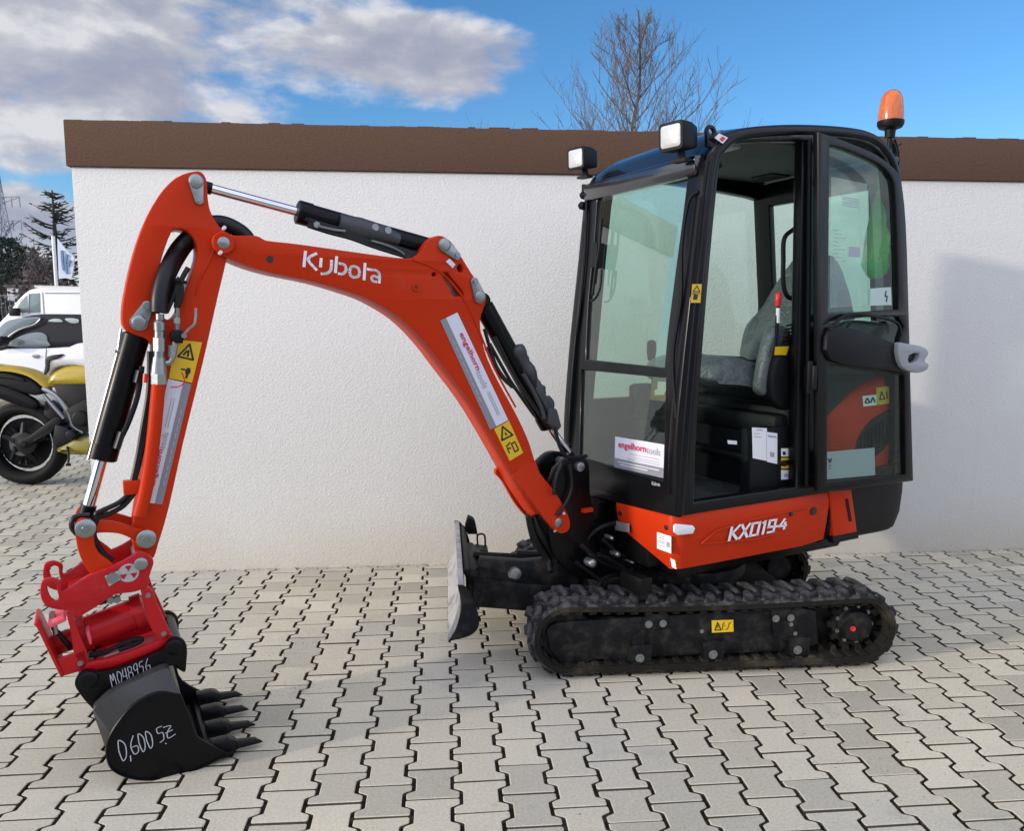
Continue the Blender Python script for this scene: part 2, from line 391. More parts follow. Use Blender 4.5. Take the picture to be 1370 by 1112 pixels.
_mx = _k.new('ShaderNodeMixShader'); _mx.inputs[0].default_value = 0.55; _k.l.new(_k.n['Principled BSDF'].outputs[0], _mx.inputs[1]); _k.l.new(_tl.outputs[0], _mx.inputs[2]); _k.l.new(_mx.outputs[0], _o.inputs[0])
gl_car = glass('car_glass', (0.16, 0.19, 0.19), 2.0)
gl_sheet = glass('clear_document_film', (0.85, 0.9, 0.88), 1.0, film=(0.40, 0.55, 0.48), film_amt=0.10)
amber = bpy.data.materials.new('amber_lens'); amber.use_nodes = True
_b = amber.node_tree.nodes['Principled BSDF']; _b.inputs['Base Color'].default_value = (0.90, 0.20, 0.02, 1)
_b.inputs['Roughness'].default_value = 0.15; _b.inputs['Transmission Weight'].default_value = 0.45; _b.inputs['Coat Weight'].default_value = 0.5

def stucco(name, col, white=False):
    mt = bpy.data.materials.new(name); mt.use_nodes = True; k = NT(mt.node_tree); b = k.n['Principled BSDF']
    tc = k.new('ShaderNodeTexCoord'); V = tc.outputs['Object']
    mp = k.new('ShaderNodeMapping'); mp.inputs['Scale'].default_value = (0.75, 1, 1); k.l.new(V, mp.inputs[0])
    n1 = k.noise(mp.outputs[0], 105, 3, 0.55, 0.0); n2 = k.noise(V, 210, 3, 0.5)
    hgt = k.math('ADD', k.smooth(n1, 0.30, 0.75), k.math('MULTIPLY', n2, 0.25))
    c = k.mix(k.noise(V, 0.9, 5, 0.6), tuple(q * 0.93 for q in col), col)
    if white:
        z = k.new('ShaderNodeSeparateXYZ'); k.l.new(V, z.inputs[0])
        g = k.math('ADD', z.outputs[2], k.math('MULTIPLY', k.noise(V, 2.5, 6, 0.6), 0.35))
        splash = k.math('SUBTRACT', 1.0, k.smooth(g, 0.12, 0.62))
        c = k.mix(k.math('MULTIPLY', splash, 0.45), c, (0.52, 0.46, 0.33))
        mp2 = k.new('ShaderNodeMapping'); mp2.inputs['Scale'].default_value = (9, 9, 0.5); k.l.new(V, mp2.inputs[0])
        st = k.smooth(k.noise(mp2.outputs[0], 1.2, 5, 0.6), 0.58, 0.8)
        c = k.mix(k.math('MULTIPLY', st, 0.14), c, (0.45, 0.44, 0.42))
    k.set(b.inputs['Base Color'], c); b.inputs['Roughness'].default_value = 0.92; b.inputs['Specular IOR Level'].default_value = 0.2
    bp = k.new('ShaderNodeBump'); bp.inputs['Strength'].default_value = 0.40; bp.inputs['Distance'].default_value = 0.004
    k.set(bp.inputs['Height'], hgt); k.l.new(bp.outputs[0], b.inputs['Normal'])
    return mt
plaster = stucco('white_roughcast_plaster', (0.63, 0.632, 0.615), True)
roofgloss = M('glossy_roof_paint', (0.007, 0.008, 0.011), 0.22, coat=0.9, spec=.6)
brownpl = stucco('brown_roughcast_plaster', (0.105, 0.062, 0.042))

def paver():
    mt = bpy.data.materials.new('concrete_paver'); mt.use_nodes = True; k = NT(mt.node_tree); b = k.n['Principled BSDF']
    g = k.new('ShaderNodeNewGeometry'); oi = k.new('ShaderNodeObjectInfo')
    P_ = g.outputs['Position']
    rnd = k.math('FRACT', k.math('ADD', g.outputs['Random Per Island'], oi.outputs['Random']))
    c = k.ramp(rnd, (0.0, (0.365, 0.340, 0.265)), (0.3, (0.485, 0.446, 0.336)), (0.7, (0.53, 0.488, 0.368)), (1.0, (0.585, 0.538, 0.408)))
    stain = k.noise(P_, 0.55, 5, 0.6); c = k.mix(k.smooth(stain, 0.40, 0.70), c, (0.43, 0.415, 0.36), 'MIX')
    fine = k.noise(P_, 110, 5, 0.75); c = k.mix(0.35, c, k.ramp(fine, (0.3, 0.22), (0.5, 0.5), (0.7, 0.78)), 'OVERLAY')
    # dirt washed into patches, specks of grit, small white bird spots
    d1 = k.math('MULTIPLY', k.smooth(k.noise(P_, 2.2, 9, 0.72), 0.56, 0.74), 0.55)
    c = k.mix(d1, c, (0.26, 0.245, 0.20))
    d4 = k.math('MULTIPLY', k.smooth(k.noise(P_, 7.0, 7, 0.7), 0.60, 0.72), 0.35); c = k.mix(d4, c, (0.24, 0.225, 0.19))
    d2 = k.smooth(k.noise(P_, 48, 3, 0.6), 0.66, 0.72); gate = k.smooth(k.noise(P_, 1.3, 3, 0.5), 0.50, 0.66)
    c = k.mix(k.math('MULTIPLY', k.math('MULTIPLY', d2, gate), 0.75), c, (0.055, 0.05, 0.042))
    d3 = k.smooth(k.noise(P_, 31, 2, 0.5), 0.745, 0.77); c = k.mix(k.math('MULTIPLY', d3, 0.6), c, (0.55, 0.54, 0.5))
    k.set(b.inputs['Base Color'], c); b.inputs['Roughness'].default_value = 0.88; b.inputs['Specular IOR Level'].default_value = 0.25
    bp = k.new('ShaderNodeBump'); bp.inputs['Strength'].default_value = 0.35; bp.inputs['Distance'].default_value = 0.0025
    k.set(bp.inputs['Height'], k.math('ADD', fine, k.noise(P_, 30, 4, 0.6))); k.l.new(bp.outputs[0], b.inputs['Normal'])
    return mt
paverm = paver()
sidem = M('soiled_stone_edge', (0.085, 0.073, 0.055), 0.95, spec=.1, vary=0.4)
joint = M('joint_sand', (0.030, 0.025, 0.018), 0.95, spec=.1, bump=(120, 0.8, 0.004), dirt=((0.14, 0.12, 0.085), 22, 0.50, 0.70, 0.7))
yardm = M('far_yard_surface', (0.36, 0.34, 0.30), 0.9, vary=0.12, bump=(20, 0.2, 0.004))
roofm = M('roof_gravel', (0.10, 0.09, 0.08), 0.95, bump=(40, 0.8, 0.01))
grit = M('grit', (0.13, 0.12, 0.10), 0.95, vary=0.5)
brownleaf = M('dry_leaf', (0.055, 0.035, 0.02), 0.8)

# ------------------------------------------------------------------ ground, paving
W0 = Vector((0.0, 4.675, 0)); wx = -t_; wn = n_          # wall foot line: through W0 along wx, wn points away from us
GF = Frame(W0, wx, wn, UP)                              # ground plane coords: x along the wall, y = away from camera
_fx = GF.T(640, 757)                                    # (check value only)
mb = MB(); S = 900; mb.flat(Frame((0, 0, 0), (1, 0, 0), (0, 1, 0), UP), [(-S, -S), (S, -S), (S, S), (-S, S)], -0.026)
ground = build('ground', mb, yardm, kind='structure', label='sandy ground under the paving and far yard', root=(0, 0, 0))
pave = bpy.data.objects.new('pavement', None); COL.objects.link(pave); pave['kind'] = 'structure'; pave['label'] = 'grey interlocking double-T concrete paving of the yard'
PP, PL = 0.1500, 0.1635      # column pitch along the wall, stone length away from the wall
mb = MB(); mb.flat(GF, [(-10.5, -7.5), (7.95, -7.5), (7.95, 0.05), (-2.6, 0.05), (-2.6, 10.9), (-10.5, 10.9)], -0.012)
build('joint_bed', mb, joint, pave, smooth=0, kind='stuff')
def stone_prof(inset=0.0):
    hw, hn, g = 0.0890, 0.0610, 0.0064
    hl = PL / 2 - 0.0040 - inset; a = hw - g - inset; b = hn - g - inset; c = 0.004
    k = inset * 0.4
    half = [(a - c, -hl), (a, -hl + c), (a, -0.051 + k), (a - .004, -0.047 + k), (b + .005, -0.037), (b, -0.032), (b, 0.032), (b + .005, 0.037), (a - .004, 0.047 - k), (a, 0.051 - k), (a, hl - c), (a - c, hl)]
    return half + [(-x, -y) for x, y in half]
def stone(mb, fr, cx, cy, dz=0.0, tx=0.0, ty=0.0):
    lv = [(stone_prof(0), -0.024), (stone_prof(0), -0.0016), (stone_prof(0.0026), 0.0)]; vs = []; k = 24
    for prof, z in lv: vs += [fr.P(cx + x, cy + y, z + dz + tx * x + ty * y) for x, y in prof]
    fs = [tuple(range(2 * k, 3 * k))] + [(l * k + i, l * k + (i + 1) % k, (l + 1) * k + (i + 1) % k, (l + 1) * k + i) for l in (0, 1) for i in range(k)]
    mb.add(vs, fs); mb.mi[-2 * k:-k] = [1] * k
def visible(p):
    d = p - CAM; z = d.dot(fwd)
    if z < 0.3: return -1
    u = CX + FPX * d.x / z; v = CY - FPX * d.dot(upv) / z
    return 1 / z if (-40 < u < 1410 and v < 1150) else -1
cells = []
for i in range(-70, 54):
    for j in range(-46, 68):
        x = i * PP; y = -PL / 2 - 0.0 + j * PL + (0 if i % 2 == 0 else -PL / 2)
        if y > 0.09 and x > -2.62: continue
        p = GF.P(x, y, 0)
        cells.append((visible(p), x, y))
cells.sort(key=lambda q: -q[0])
base_me = []
rs = random.Random(3)
for _ in range(1):
    mb = MB(); stone(mb, Frame((0, 0, 0), wx, wn, UP), 0, 0)
    o = build('paving_stone', mb, [paverm, sidem], pave, smooth=20)
    base_me.append(o.data)
for kx, (d, x, y) in enumerate(cells[:300]):
    if kx > 0: o = inst('paving_stone', base_me[0], pave, (0, 0, 0))
    o.location = GF.P(x + rs.gauss(0, .0005), y + rs.gauss(0, .0005), rs.gauss(0, 0.0008)); o.rotation_euler = (rs.gauss(0, .005), rs.gauss(0, .005), rs.gauss(0, .004))
mb = MB()
for d, x, y in cells[300:]:
    stone(mb, GF, x, y, rs.gauss(0, 0.0008), rs.gauss(0, .005), rs.gauss(0, .005))
build('paving_stones', mb, [paverm, sidem], pave, smooth=20, kind='stuff')

# grit and dry leaves swept along the wall foot and on the paving
mb = MB(); rg = random.Random(11)
def pebble(mb, p, r):
    vs = [p + Vector((rg.uniform(-r, r), rg.uniform(-r, r), rg.uniform(0, r))) for _ in range(4)]; mb.add(vs, [(0, 1, 2), (0, 2, 3), (0, 3, 1), (1, 3, 2)])
for _ in range(900): pebble(mb, GF.P(rg.uniform(-2.0, 3.6), -abs(rg.gauss(0, .03)) - 0.004, 0), rg.uniform(.002, .007))
for _ in range(1500):
    c0 = rg.choice([(1.55, -1.75, .28), (1.2, -2.0, .3), (-1.1, -1.1, .10), (-1.0, -1.6, .08), (1.9, -2.1, .3)])
    pebble(mb, GF.P(c0[0] + rg.gauss(0, c0[2]), c0[1] + rg.gauss(0, c0[2]), 0), rg.uniform(.001, .0035))
build('scattered_grit', mb, grit, kind='stuff', label='dark grit and crumbs lying on the paving', smooth=0, root=(0, 0, 0))

# ------------------------------------------------------------------ garage building
WF = Frame(W0, wx, UP, wn)
xl = WF.T(117, 560)[0]; ztop = WF.T(640, 172)[1]; zb = WF.T(640, 231.5)[1]
xr = xl + 9.0
g = thing('garage_building', 'low flat-roofed garage with white roughcast wall and brown painted top band', 'building', WF.P((xl + xr) / 2, 0, 2.0))
mb = MB(); mb.box(WF, xl, xr, -0.05, zb, 0.0, 4.5); build('wall', mb, plaster, g, bevel=0.006)
mb = MB(); mb.box(WF, xl - 0.02, xr + 0.02, zb, ztop, -0.018, 4.52); build('fascia_band', mb, brownpl, g, bevel=0.006)
mb = MB(); rr_ = random.Random(5); x = xl - 0.02
while x < xr:
    L = rr_.uniform(0.03, 0.14); hh = rr_.choice([0.001, 0.002, 0.003, 0.007]) * rr_.uniform(.6, 1.2)
    mb.box(WF, x, x + L * 0.98, ztop - 0.004, ztop + hh, -0.017 + rr_.uniform(0, .01), 0.12); x += L
build('roof_edge', mb, brownpl, g, bevel=0.004, seg=1)
mb = MB(); mb.box(WF, xl + 0.1, xr - 0.1, ztop - 0.02, ztop + 0.003, 0.12, 4.4); build('roof', mb, roofm, g)
# ------------------------------------------------------------------ mini excavator
EX = thing('mini_excavator', 'orange and black tracked mini excavator with open cab door in front of white wall', 'excavator', C)
def bolt_mesh(name, r=0.011, t=0.008):
    mb = MB(); mb.revolve((0, 0, 0), (0, 0, 1), [(0, r * 1.5), (t * .3, r * 1.5), (t * .3, r)], 12); mb.revolve((0, 0, t * .3), (0, 0, 1), [(0, r), (t, r * .95)], 6)
    return mb
_bolt = None
def bolts(parent, pts, direction, scale=1.0, mat=zinc, name='bolt'):
    """shared bolt-head mesh placed at each point, its axis along direction"""
    global _bolt
    q = Vector(direction).to_track_quat('Z', 'Y').to_euler()
    for p in pts:
        if _bolt is None:
            o = build(name, bolt_mesh(name), mat, parent, smooth=30)
            # geometry was shifted by the parent's place; rebuild around its own origin
            off = Vector((0, 0, 0)); r = parent
            while r is not None: off += r.location; r = r.parent
            for v in o.data.vertices: v.co += off
            _bolt = o.data
        else: o = inst(name, _bolt, parent, (0, 0, 0))
        off = Vector((0, 0, 0)); r = parent
        while r is not None: off += r.location; r = r.parent
        o.location = Vector(p) - off; o.rotation_euler = q; o.scale = (scale,) * 3

# ---------- undercarriage
NEAR = -0.52; BW = 0.23
fxa, fz = TS.T(705, 848, NEAR); rxa, _ = TS.T(1208, 838, NEAR)
RO = 0.150; zc = 0.022 + RO
ac_f, ac_r = fxa - RO - 0.022, rxa + RO + 0.022
def loop(r, z0=zc, n=14):
    """belt outline at radius r, starting top rear going forward"""
    sag = []
    N = 16
    for i in range(N + 1):
        u = i / N; x = ac_r + (ac_f - ac_r) * u; sag.append((x, z0 + r - 0.012 * math.sin(math.pi * u) ))
    pts = sag[:-1] + [(ac_f + r * math.cos(R(90 - 180 * i / n)), z0 + r * math.sin(R(90 - 180 * i / n))) for i in range(n)]
    for i in range(N): pts.append((ac_f + (ac_r - ac_f) * i / N, z0 - r))
    pts += [(ac_r - r * math.cos(R(-90 + 180 * i / n)), z0 + r * math.sin(R(-90 + 180 * i / n))) for i in range(n)]
    return pts
def resample(pts, N):
    P2 = pts + [pts[0]]; L = [0]
    for a, b in zip(P2, P2[1:]): L.append(L[-1] + math.dist(a, b))
    out = []
    for i in range(N):
        d = L[-1] * i / N; j = max(k for k in range(len(L) - 1) if L[k] <= d); u = (d - L[j]) / (L[j + 1] - L[j])
        x = P2[j][0] + (P2[j + 1][0] - P2[j][0]) * u; y = P2[j][1] + (P2[j + 1][1] - P2[j][1]) * u
        out.append((x, y, math.atan2(P2[j + 1][1] - P2[j][1], P2[j + 1][0] - P2[j][0])))
    return out, L[-1]
lug_me = None
for side, l0 in (('near', NEAR), ('far', -NEAR - BW)):
    l1 = l0 + BW
    outer = loop(RO); inner = loop(RO - 0.024)
    mb = MB(); k = len(outer)
    ei = 0.010
    secs = [(RO - 0.008, l0), (RO, l0 + ei), (RO, l1 - ei), (RO - 0.008, l1), (RO - 0.030, l1), (RO - 0.034, l1 - .02), (RO - 0.034, l0 + .02), (RO - 0.030, l0)]
    vs = []
    for r, l in secs: vs += [TR(x, l, z) for x, z in loop(r)]
    ns = len(secs)
    fs = [(s_ * k + i, s_ * k + (i + 1) % k, ((s_ + 1) % ns) * k + (i + 1) % k, ((s_ + 1) % ns) * k + i) for s_ in range(ns) for i in range(k)]
    mis = [0 if s_ < 4 else 1 for s_ in range(ns) for i in range(k)]
    mb.v = vs; mb.f = fs; mb.mi = mis
    belt = build('rubber_track', mb, [rubber, rubin], EX, smooth=50, label='%s rubber track with staggered dusty lugs' % ('near' if side == 'near' else 'far'))
    # tread lugs: chunky block on the outer half, slanting, then tapering to the middle
    pts, LEN = resample(loop(RO), 42)
    if lug_me is None:
        # local: x along travel, y lateral (0 = outer edge, + to the middle), z outwards
        lm = MB()
        base = [(-.034, .014), (.024, .014), (.032, .05), (.040, .125), (.008, .125), (-.016, .060)]
        top = [(-.028, .020), (.017, .020), (.024, .05), (.034, .119), (.013, .119), (-.009, .058)]
        vs = [Vector((x, y, -.004)) for x, y in base] + [Vector((x, y, .017 if y < .1 else .012)) for x, y in top]
        lm.add(vs, [tuple(range(6)), tuple(range(11, 5, -1))] + [(i, (i + 1) % 6, 6 + (i + 1) % 6, 6 + i) for i in range(6)])
        lo = build('tread_lug', lm, rubber, None, bevel=0.004, seg=1, root=(0, 0, 0)); lug_me = lo.data; bpy.data.objects.remove(lo)
        mir = lug_me.copy(); mir.transform(Matrix.Scale(-1, 4, (0, 1, 0))); mir.flip_normals(); lug_mir = mir
    off = EX.location
    def place_lug(x, z, ang, l, flip):
        xt = t_ * math.cos(ang) + UP * math.sin(ang); nz = -t_ * math.sin(ang) + UP * math.cos(ang)
        # outwards normal: loop runs clockwise seen with forward to the left of z, so choose the one pointing away from centre
        cen = TR((ac_f + ac_r) / 2, l, zc); p = TR(x, l, z)
        cx_ = min(max(x, min(ac_f, ac_r)), max(ac_f, ac_r)); cc = TR(cx_, l, zc)
        if (p - cc).dot(nz) < 0: nz = -nz
        yl = n_; xt = yl.cross(nz)
        mm = Matrix((xt, yl, nz)).transposed().to_4x4(); mm.translation = p - off
        o = bpy.data.objects.new('tread_lug', lug_mir if flip else lug_me); COL.objects.link(o); o.parent = belt; o.matrix_local = mm
        # belt has zero location, so matrix is relative to EX
    for i, (x, z, a) in enumerate(pts): place_lug(x, z, a, l0, False)
    pts2, _ = resample(loop(RO), 84)
    for i in range(1, 84, 2): x, z, a = pts2[i]; place_lug(x, z, a, l1, True)
    # inner drive teeth
    mb = MB(); pin, _ = resample(loop(RO - 0.034), 56)
    for x, z, a in pin:
        cx_ = min(max(x, min(ac_f, ac_r)), max(ac_f, ac_r)); d = Vector((cx_ - x, zc - z)); d.normalize()
        tn = Vector((d.y, -d.x))
        for la, lb in ((l0 + .055, l0 + .085), (l1 - .085, l1 - .055), ):
            q = [Vector((x, z)) + tn * s1 * .014 for s1 in (-1, 1)] + [Vector((x, z)) + d * .030 + tn * s1 * .008 for s1 in (1, -1)]
            mb.prism(TS, [(v.x, v.y) for v in q], la, lb)
        q = [Vector((x, z)) + tn * s1 * .016 for s1 in (-1, 1)] + [Vector((x, z)) + d * .007 + tn * s1 * .012 for s1 in (1, -1)]
        mb.prism(TS, [(v.x, v.y) for v in q], l0 + .004, l0 + .05)
    build('drive_tooth_row', mb, rubin, belt, smooth=20, kind='stuff')
    # track frame
    lo_, hi_ = l0 + 0.035, l1 - 0.035
    tf_out = [(735, 868, 1), (731, 845), (740, 836), (750, 833, 1), (858, 826, 1), (862, 826, 1), (1062, 812, 1), (1092, 818, 1), (1096, 862, 1), (1062, 872, 1), (872, 880, 1), (838, 888, 1), (812, 884), (795, 884), (780, 893, 1), (752, 890)]
    poly = cr([(*TS.T(a, b, lo_ if side == 'near' else NEAR + .035), *([c] if c else [])) for a, b, *c in [(q[0], q[1], *(q[2:])) for q in tf_out] for c in [c[0] if c else 0]], 3)
    mb = MB(); mb.plate(TS, poly, [], lo_, hi_, 0.008)
    frm = build('track_frame', mb, underpaint, EX, smooth=35)
    if side == 'near':
        P2 = lambda lst: TS.TT(lst, lo_)
        for pl_, d_ in (([(862, 820), (893, 819), (893, 839), (862, 840)], .016), ([(1030, 811), (1060, 810), (1090, 817), (1090, 856), (1060, 860), (1034, 850)], .012), ([(862, 840), (862, 872), (846, 884), (846, 850)], .009)):
            mb = MB(); mb.plate(TS, P2(pl_), [], lo_ - d_, lo_ + .002, .003); build('frame_bracket', mb, underpaint, frm, smooth=35)
        for (x, y) in ((856, 880), (953, 875), (1067, 869)):
            a, z = TS.T(x, y, lo_); mb = MB()
            mb.plate(TS, [(a - .050, z + .060)] + arc((a, z), .043, R(180), R(360), 12) + [(a + .050, z + .060)], [], lo_ - .020, lo_ + .0, .004)
            build('roller_bracket', mb, underpaint, frm, smooth=35)
        for (x, y) in ((856, 880), (953, 875), (1067, 869)):
            a, z = TS.T(x, y, lo_)
            mb = MB(); mb.revolve(TR(a, l0 + .03, z - .006), n_, [(0, .02), (.004, .05), (.05, .052), (.054, .03), (.11, .03), (.114, .052), (.16, .05)], 20)
            build('track_roller', mb, underpaint, frm)
        bolts(frm, [TS.W(x, y, lo_ - .020) for x, y in ((868, 835.5), (887, 834.5), (1038, 828), (1058, 827))], -n_, .95)
        bolts(frm, [TS.W(x, y, lo_ - .022) for x, y in ((856, 881), (954, 876), (1067, 870))], -n_, 1.15)
        bolts(frm, [TS.W(x, y, lo_ - .012) for x, y in ((939, 845), (1058.5, 836), (1064, 848))], -n_, .55)
        mb = MB(); q = quad(TS, lo_ - .003, (952, 830.5), (981, 829.5), (981.5, 845.5), (952.5, 847)); mb.rect(q, 0, 0, 1, 1, 0)
        q2 = lift(q, .001)
        mb.strokes(q2, [[(.14, .2), (.27, .82), (.42, .2), (.14, .2)]], .09, 1, 1, 1.8); mb.rect(q2, .26, .3, .29, .6, 1)
        mb.strokes(q2, [[(.5, .2), (.5, .6), (.58, .8)], [(.62, .25), (.72, .25), (.80, .7), (.88, .78)], [(.55, .55), (.62, .55)]], .06, 1, 2, 1.8)
        build('warning_label', mb, [yellow, blackpr], frm, smooth=0, label='small yellow warning label on the track frame')
    # idler
    mb = MB(); mb.revolve(TR(ac_f, l0 + .05, zc), n_, [(0, .03), (.0, .108), (.03, .118), (.10, .118), (.13, .108), (.13, .03)], 32)
    build('front_idler', mb, underpaint, EX)
    # sprocket: toothed ring, hub, bolts
    sx, sz = TS.T(1150, 841, l0 + .06); sx = ac_r if side == 'far' else ac_r + .005; sz = zc
    mb = MB(); tooth = []
    for i in range(11):
        for da, r in ((-.16, .098), (-.09, .118), (.09, .118), (.16, .098)): tooth.append((sx + r * math.cos(i * 2 * math.pi / 11 + da), sz + r * math.sin(i * 2 * math.pi / 11 + da)))
    mb.plate(TS, tooth, [], l0 + .075, l0 + .10, .003)
    spr = build('drive_sprocket', mb, rubin, EX)
    mb = MB(); mb.box(TS, min(sx, ac_r) - .02, ac_r + .20, sz - .085, sz + .09, l0 + .115, l0 + .19); mb.revolve(TR(sx, l0 + .12, sz), n_, [(0, .11), (.10, .11), (.11, .09)], 28); build('drive_motor_mount', mb, underpaint, frm, bevel=.008)
    mb = MB(); mb.revolve(TR(sx, l0 + .10, sz), -n_, [(-.09, .085), (0, .085), (.03, .078), (.035, .070), (.06, .064), (.062, .055), (.064, .03)], 30)
    build('final_drive_hub', mb, underpaint, spr)
    if side == 'near':
        bolts(spr, [TR(sx + .079 * math.cos(q), l0 + .072, sz + .079 * math.sin(q)) for q in [R(20 + 40 * i) for i in range(9)]], -n_, .6, zinc)
        mb = MB(); mb.revolve(TS.W(1141, 841.5, l0 + .036), -n_, [(0, .0115), (.004, .0115), (.004, .006), (.001, .004)], 16); build('drain_plug', mb, redp, spr, label='red drain plug on the sprocket hub')
# centre frame and slew ring
mb = MB()
mb.box(TS, -.42, .30, .14, .27, -.18, .18); mb.prism(TS, [(.30, .15), (.46, .17), (.46, .25), (.30, .27)], -.14, .14)
for l in (-.32, .14): mb.box(TS, -.28, -.10, .13, .23, l, l + .18); mb.box(TS, .10, .26, .13, .23, l, l + .18)
build('centre_frame', mb, underpaint, EX, bevel=.01)
mb = MB(); mb.revolve(C + UP * .26, UP, [(0, .26), (.05, .26), (.05, .29), (.10, .29)], 40); build('slew_ring', mb, underpaint, EX)
# dozer blade
na, fa = NEAR + 0.01, 0.50
bo_pts = cr([TS.T(600, 857, na), TS.T(610.5, 838, na), TS.T(616, 810, na), TS.T(613, 783, na)], 6, False)
zt = bo_pts[-1][1]; a_t = bo_pts[-1][0]
# moldboard section: concave forwards; taller than the end plate
sec = [(bo_pts[0][0], bo_pts[0][1])] + bo_pts[1:]
secb = [(a - .022 if 0 < i else a - .004, z) for i, (a, z) in enumerate(sec)]
mb = MB(); poly = sec + secb[::-1]
mb.prism(TS, poly, na, fa)
blade = build('dozer_blade', mb, steel, EX, smooth=50, label='worn bare-steel dozer blade at the front of the tracks')
mb = MB()
ep = cr([(*TS.T(612, 782, na), 1), TS.T(622, 784, na), TS.T(633, 800, na), TS.T(640, 822, na), TS.T(640, 838, na), TS.T(628, 850, na), (*TS.T(600, 857.5, na), 1), TS.T(611, 838, na), TS.T(617, 810, na)], 4)
mb.plate(TS, ep, [], na - .012, na, .003); build('end_plate', mb, underpaint, blade)
mb = MB(); mb.plate(TS, ep, [], fa, fa + .012, .003); build('end_plate', mb, underpaint, blade)
mb = MB()
a0 = a_t - .02
mb.prism(TS, [(a0 - .03, zt - .10), (a0, zt - .03), (a0 - .06, zt - .03), (a0 - .10, zt - .07), (a0 - .10, zt - .14), (a0 - .03, zt - .16)], na + .3, na + .72)
mb.tube([TR(a0 - .02, na + .22, zt - .02), TR(a0 - .02, fa - .05, zt - .02)], .016, 8)
build('blade_rib', mb, underpaint, blade, bevel=.006)
# upright tab and tie loop on the far end of the blade
zfar = TS.T(626, 690, fa)[1]; afar = TS.T(626, 690, fa)[0]
mb = MB(); poly = cr([(afar, zt - .05, 1), (afar + .012, zfar - .05), (afar - .002, zfar, 1), (afar - .03, zfar - .02), (afar - .045, zfar - .09), (afar - .045, zt - .05, 1)], 4)
mb.plate(TS, poly, [], fa - .06, fa, .004)
mb.prism(TS, [(afar - .035, zfar - .15), (afar - .10, zfar - .16), (afar - .10, zfar - .175), (afar - .035, zfar - .175)], fa - .12, fa - .02)
mb.tube(cr3([TR(afar - .05, fa - .03, zfar - .15), TR(afar - .05, fa - .03, zfar - .10), TR(afar - .085, fa - .03, zfar - .10), TR(afar - .09, fa - .03, zfar - .16)]), .005, 6)
build('blade_tab', mb, underpaint, blade)
mb = MB(); hn = lambda lst, l: TS.TT(lst, l)
for l in (-.235, .12):     # two arms from blade to centre frame
    mb.plate(TS, [(a0 - .05, .35), (a0 - .05, .22), (.30, .14), (.05, .14), (.05, .235), (.32, .25), (.62, .30)], [], l, l + .08, .006)
mb.plate(TS, [(a0 - .02, .38), (a0 - .02, .20), (.86, .21), (.62, .25), (.62, .32), (.86, .345)], [], -.15, -.12, .004)
mb.box(TS, .60, .68, .215, .305, -.16, .14)
arm_b = build('blade_arm', mb, underpaint, EX)
mb = MB(); mb.cyl(TR(.34, -.0, .34), TR(.80, -.0, .37), .034); mb.cyl(TR(.80, 0, .37), TR(a0 - .06, 0, .385), .017)
build('blade_cylinder', mb, black, EX)
mb = MB(); mb.revolve(TS.W(690, 767, -.24), -n_, [(-.05, .026), (0, .026), (.012, .024), (.016, .01)], 20); mb.revolve(TS.W(684, 769, -.24), -n_, [(-.05, .015), (.008, .015)], 6)
build('pivot_pin', mb, zinc, arm_b)
# ---------- hoses under the cab
mb = MB(); rh = random.Random(4)
for pts in ([(800, 742), (830, 758), (846, 778), (848, 790)], [(852, 790), (830, 770), (806, 775), (800, 790)], [(770, 752), (800, 775), (812, 792)], [(806, 722), (830, 742), (856, 752), (880, 756)], [(778, 730), (806, 752), (842, 764), (870, 768)], [(812, 700), (800, 730), (812, 752), (840, 766)]):
    w0 = -.10 + rh.uniform(-.08, .08)
    mb.tube(cr3([HS.W(a, b, w0 + rh.uniform(-.02, .02)) for a, b in pts]), .010, 8)
build('hydraulic_hose', mb, hose, EX, label='loops of black hydraulic hose under the cab front')
mb = MB()
for px, py, r in ((793, 754, .020), (826, 742, .013), (818, 720, .009), (845, 752, .010)):
    mb = MB(); mb.revolve(HS.W(px, py, -.16), -m, [(-.04, r), (0, r), (.006, r * .9), (.012, r * .5)], 16)
    build('swivel_fitting', mb, zinc, EX)

# ---------- upper structure deck, skirts, counterweight
wn_ = -0.49
mb = MB(); mb.prism(HS, [(.43, .52), (.36, .42), (-.60, .42), (-.70, .56), (-.70, .66), (.43, .68)], -.40, .42)
mb.revolve(C + UP * .35, UP, [(0, .27), (.10, .27)], 32)
build('deck_frame', mb, black, EX, bevel=.01)
# orange skirt: plan path wraps the front corner, lower edge tucks in
sk_top = 0.715; sk_bot = 0.487
def P_at(px, py, w): return HS.T(px, py, w)
ax_end = HS.T(1110, 690, wn_ - .01)[0]
# path of (a, w) with inward normals; from the far front end, round the corner, to the rear
sa = .470
FRF = Frame(H(sa, wn_, 0), m, UP, h)     # front face plane of skirt (x = across)
wl = FRF.T(822, 690, 0)[0] + wn_
path = [(sa - .012, wl), (sa, wl + .02), (sa, wn_ + .05), (sa - .014, wn_ + .016), (sa - .05, wn_), (.0, wn_ - .004), (ax_end, wn_ - .004)]
path = [(sa - .012, wl), (sa, wl - .01 if wl > wn_ else wl)] + [(sa, wn_ + .055)] + [(sa - .05 + .05 * math.cos(q), wn_ + .05 - .05 * math.sin(q)) for q in (R(15), R(35), R(55), R(75))] + [(sa - .06, wn_)] + [(ax_end + (sa - .06 - ax_end) * (1 - i / 6), wn_ - .003) for i in range(1, 7)]
rows = 7; vs = []; fs = []
def low(a, w):   # height of the lower edge
    if w > wn_ + .06: return sk_bot + .10 * max(0, (w - (wl - .13)) / .13) ** 1.0 * (1 if w > wl - .13 else 0)
    return sk_bot + (0.012 if a < ax_end + .1 else 0)
def topz(a, w): return sk_top + (.006 if w > wn_ + .06 else 0)
cen_ = []
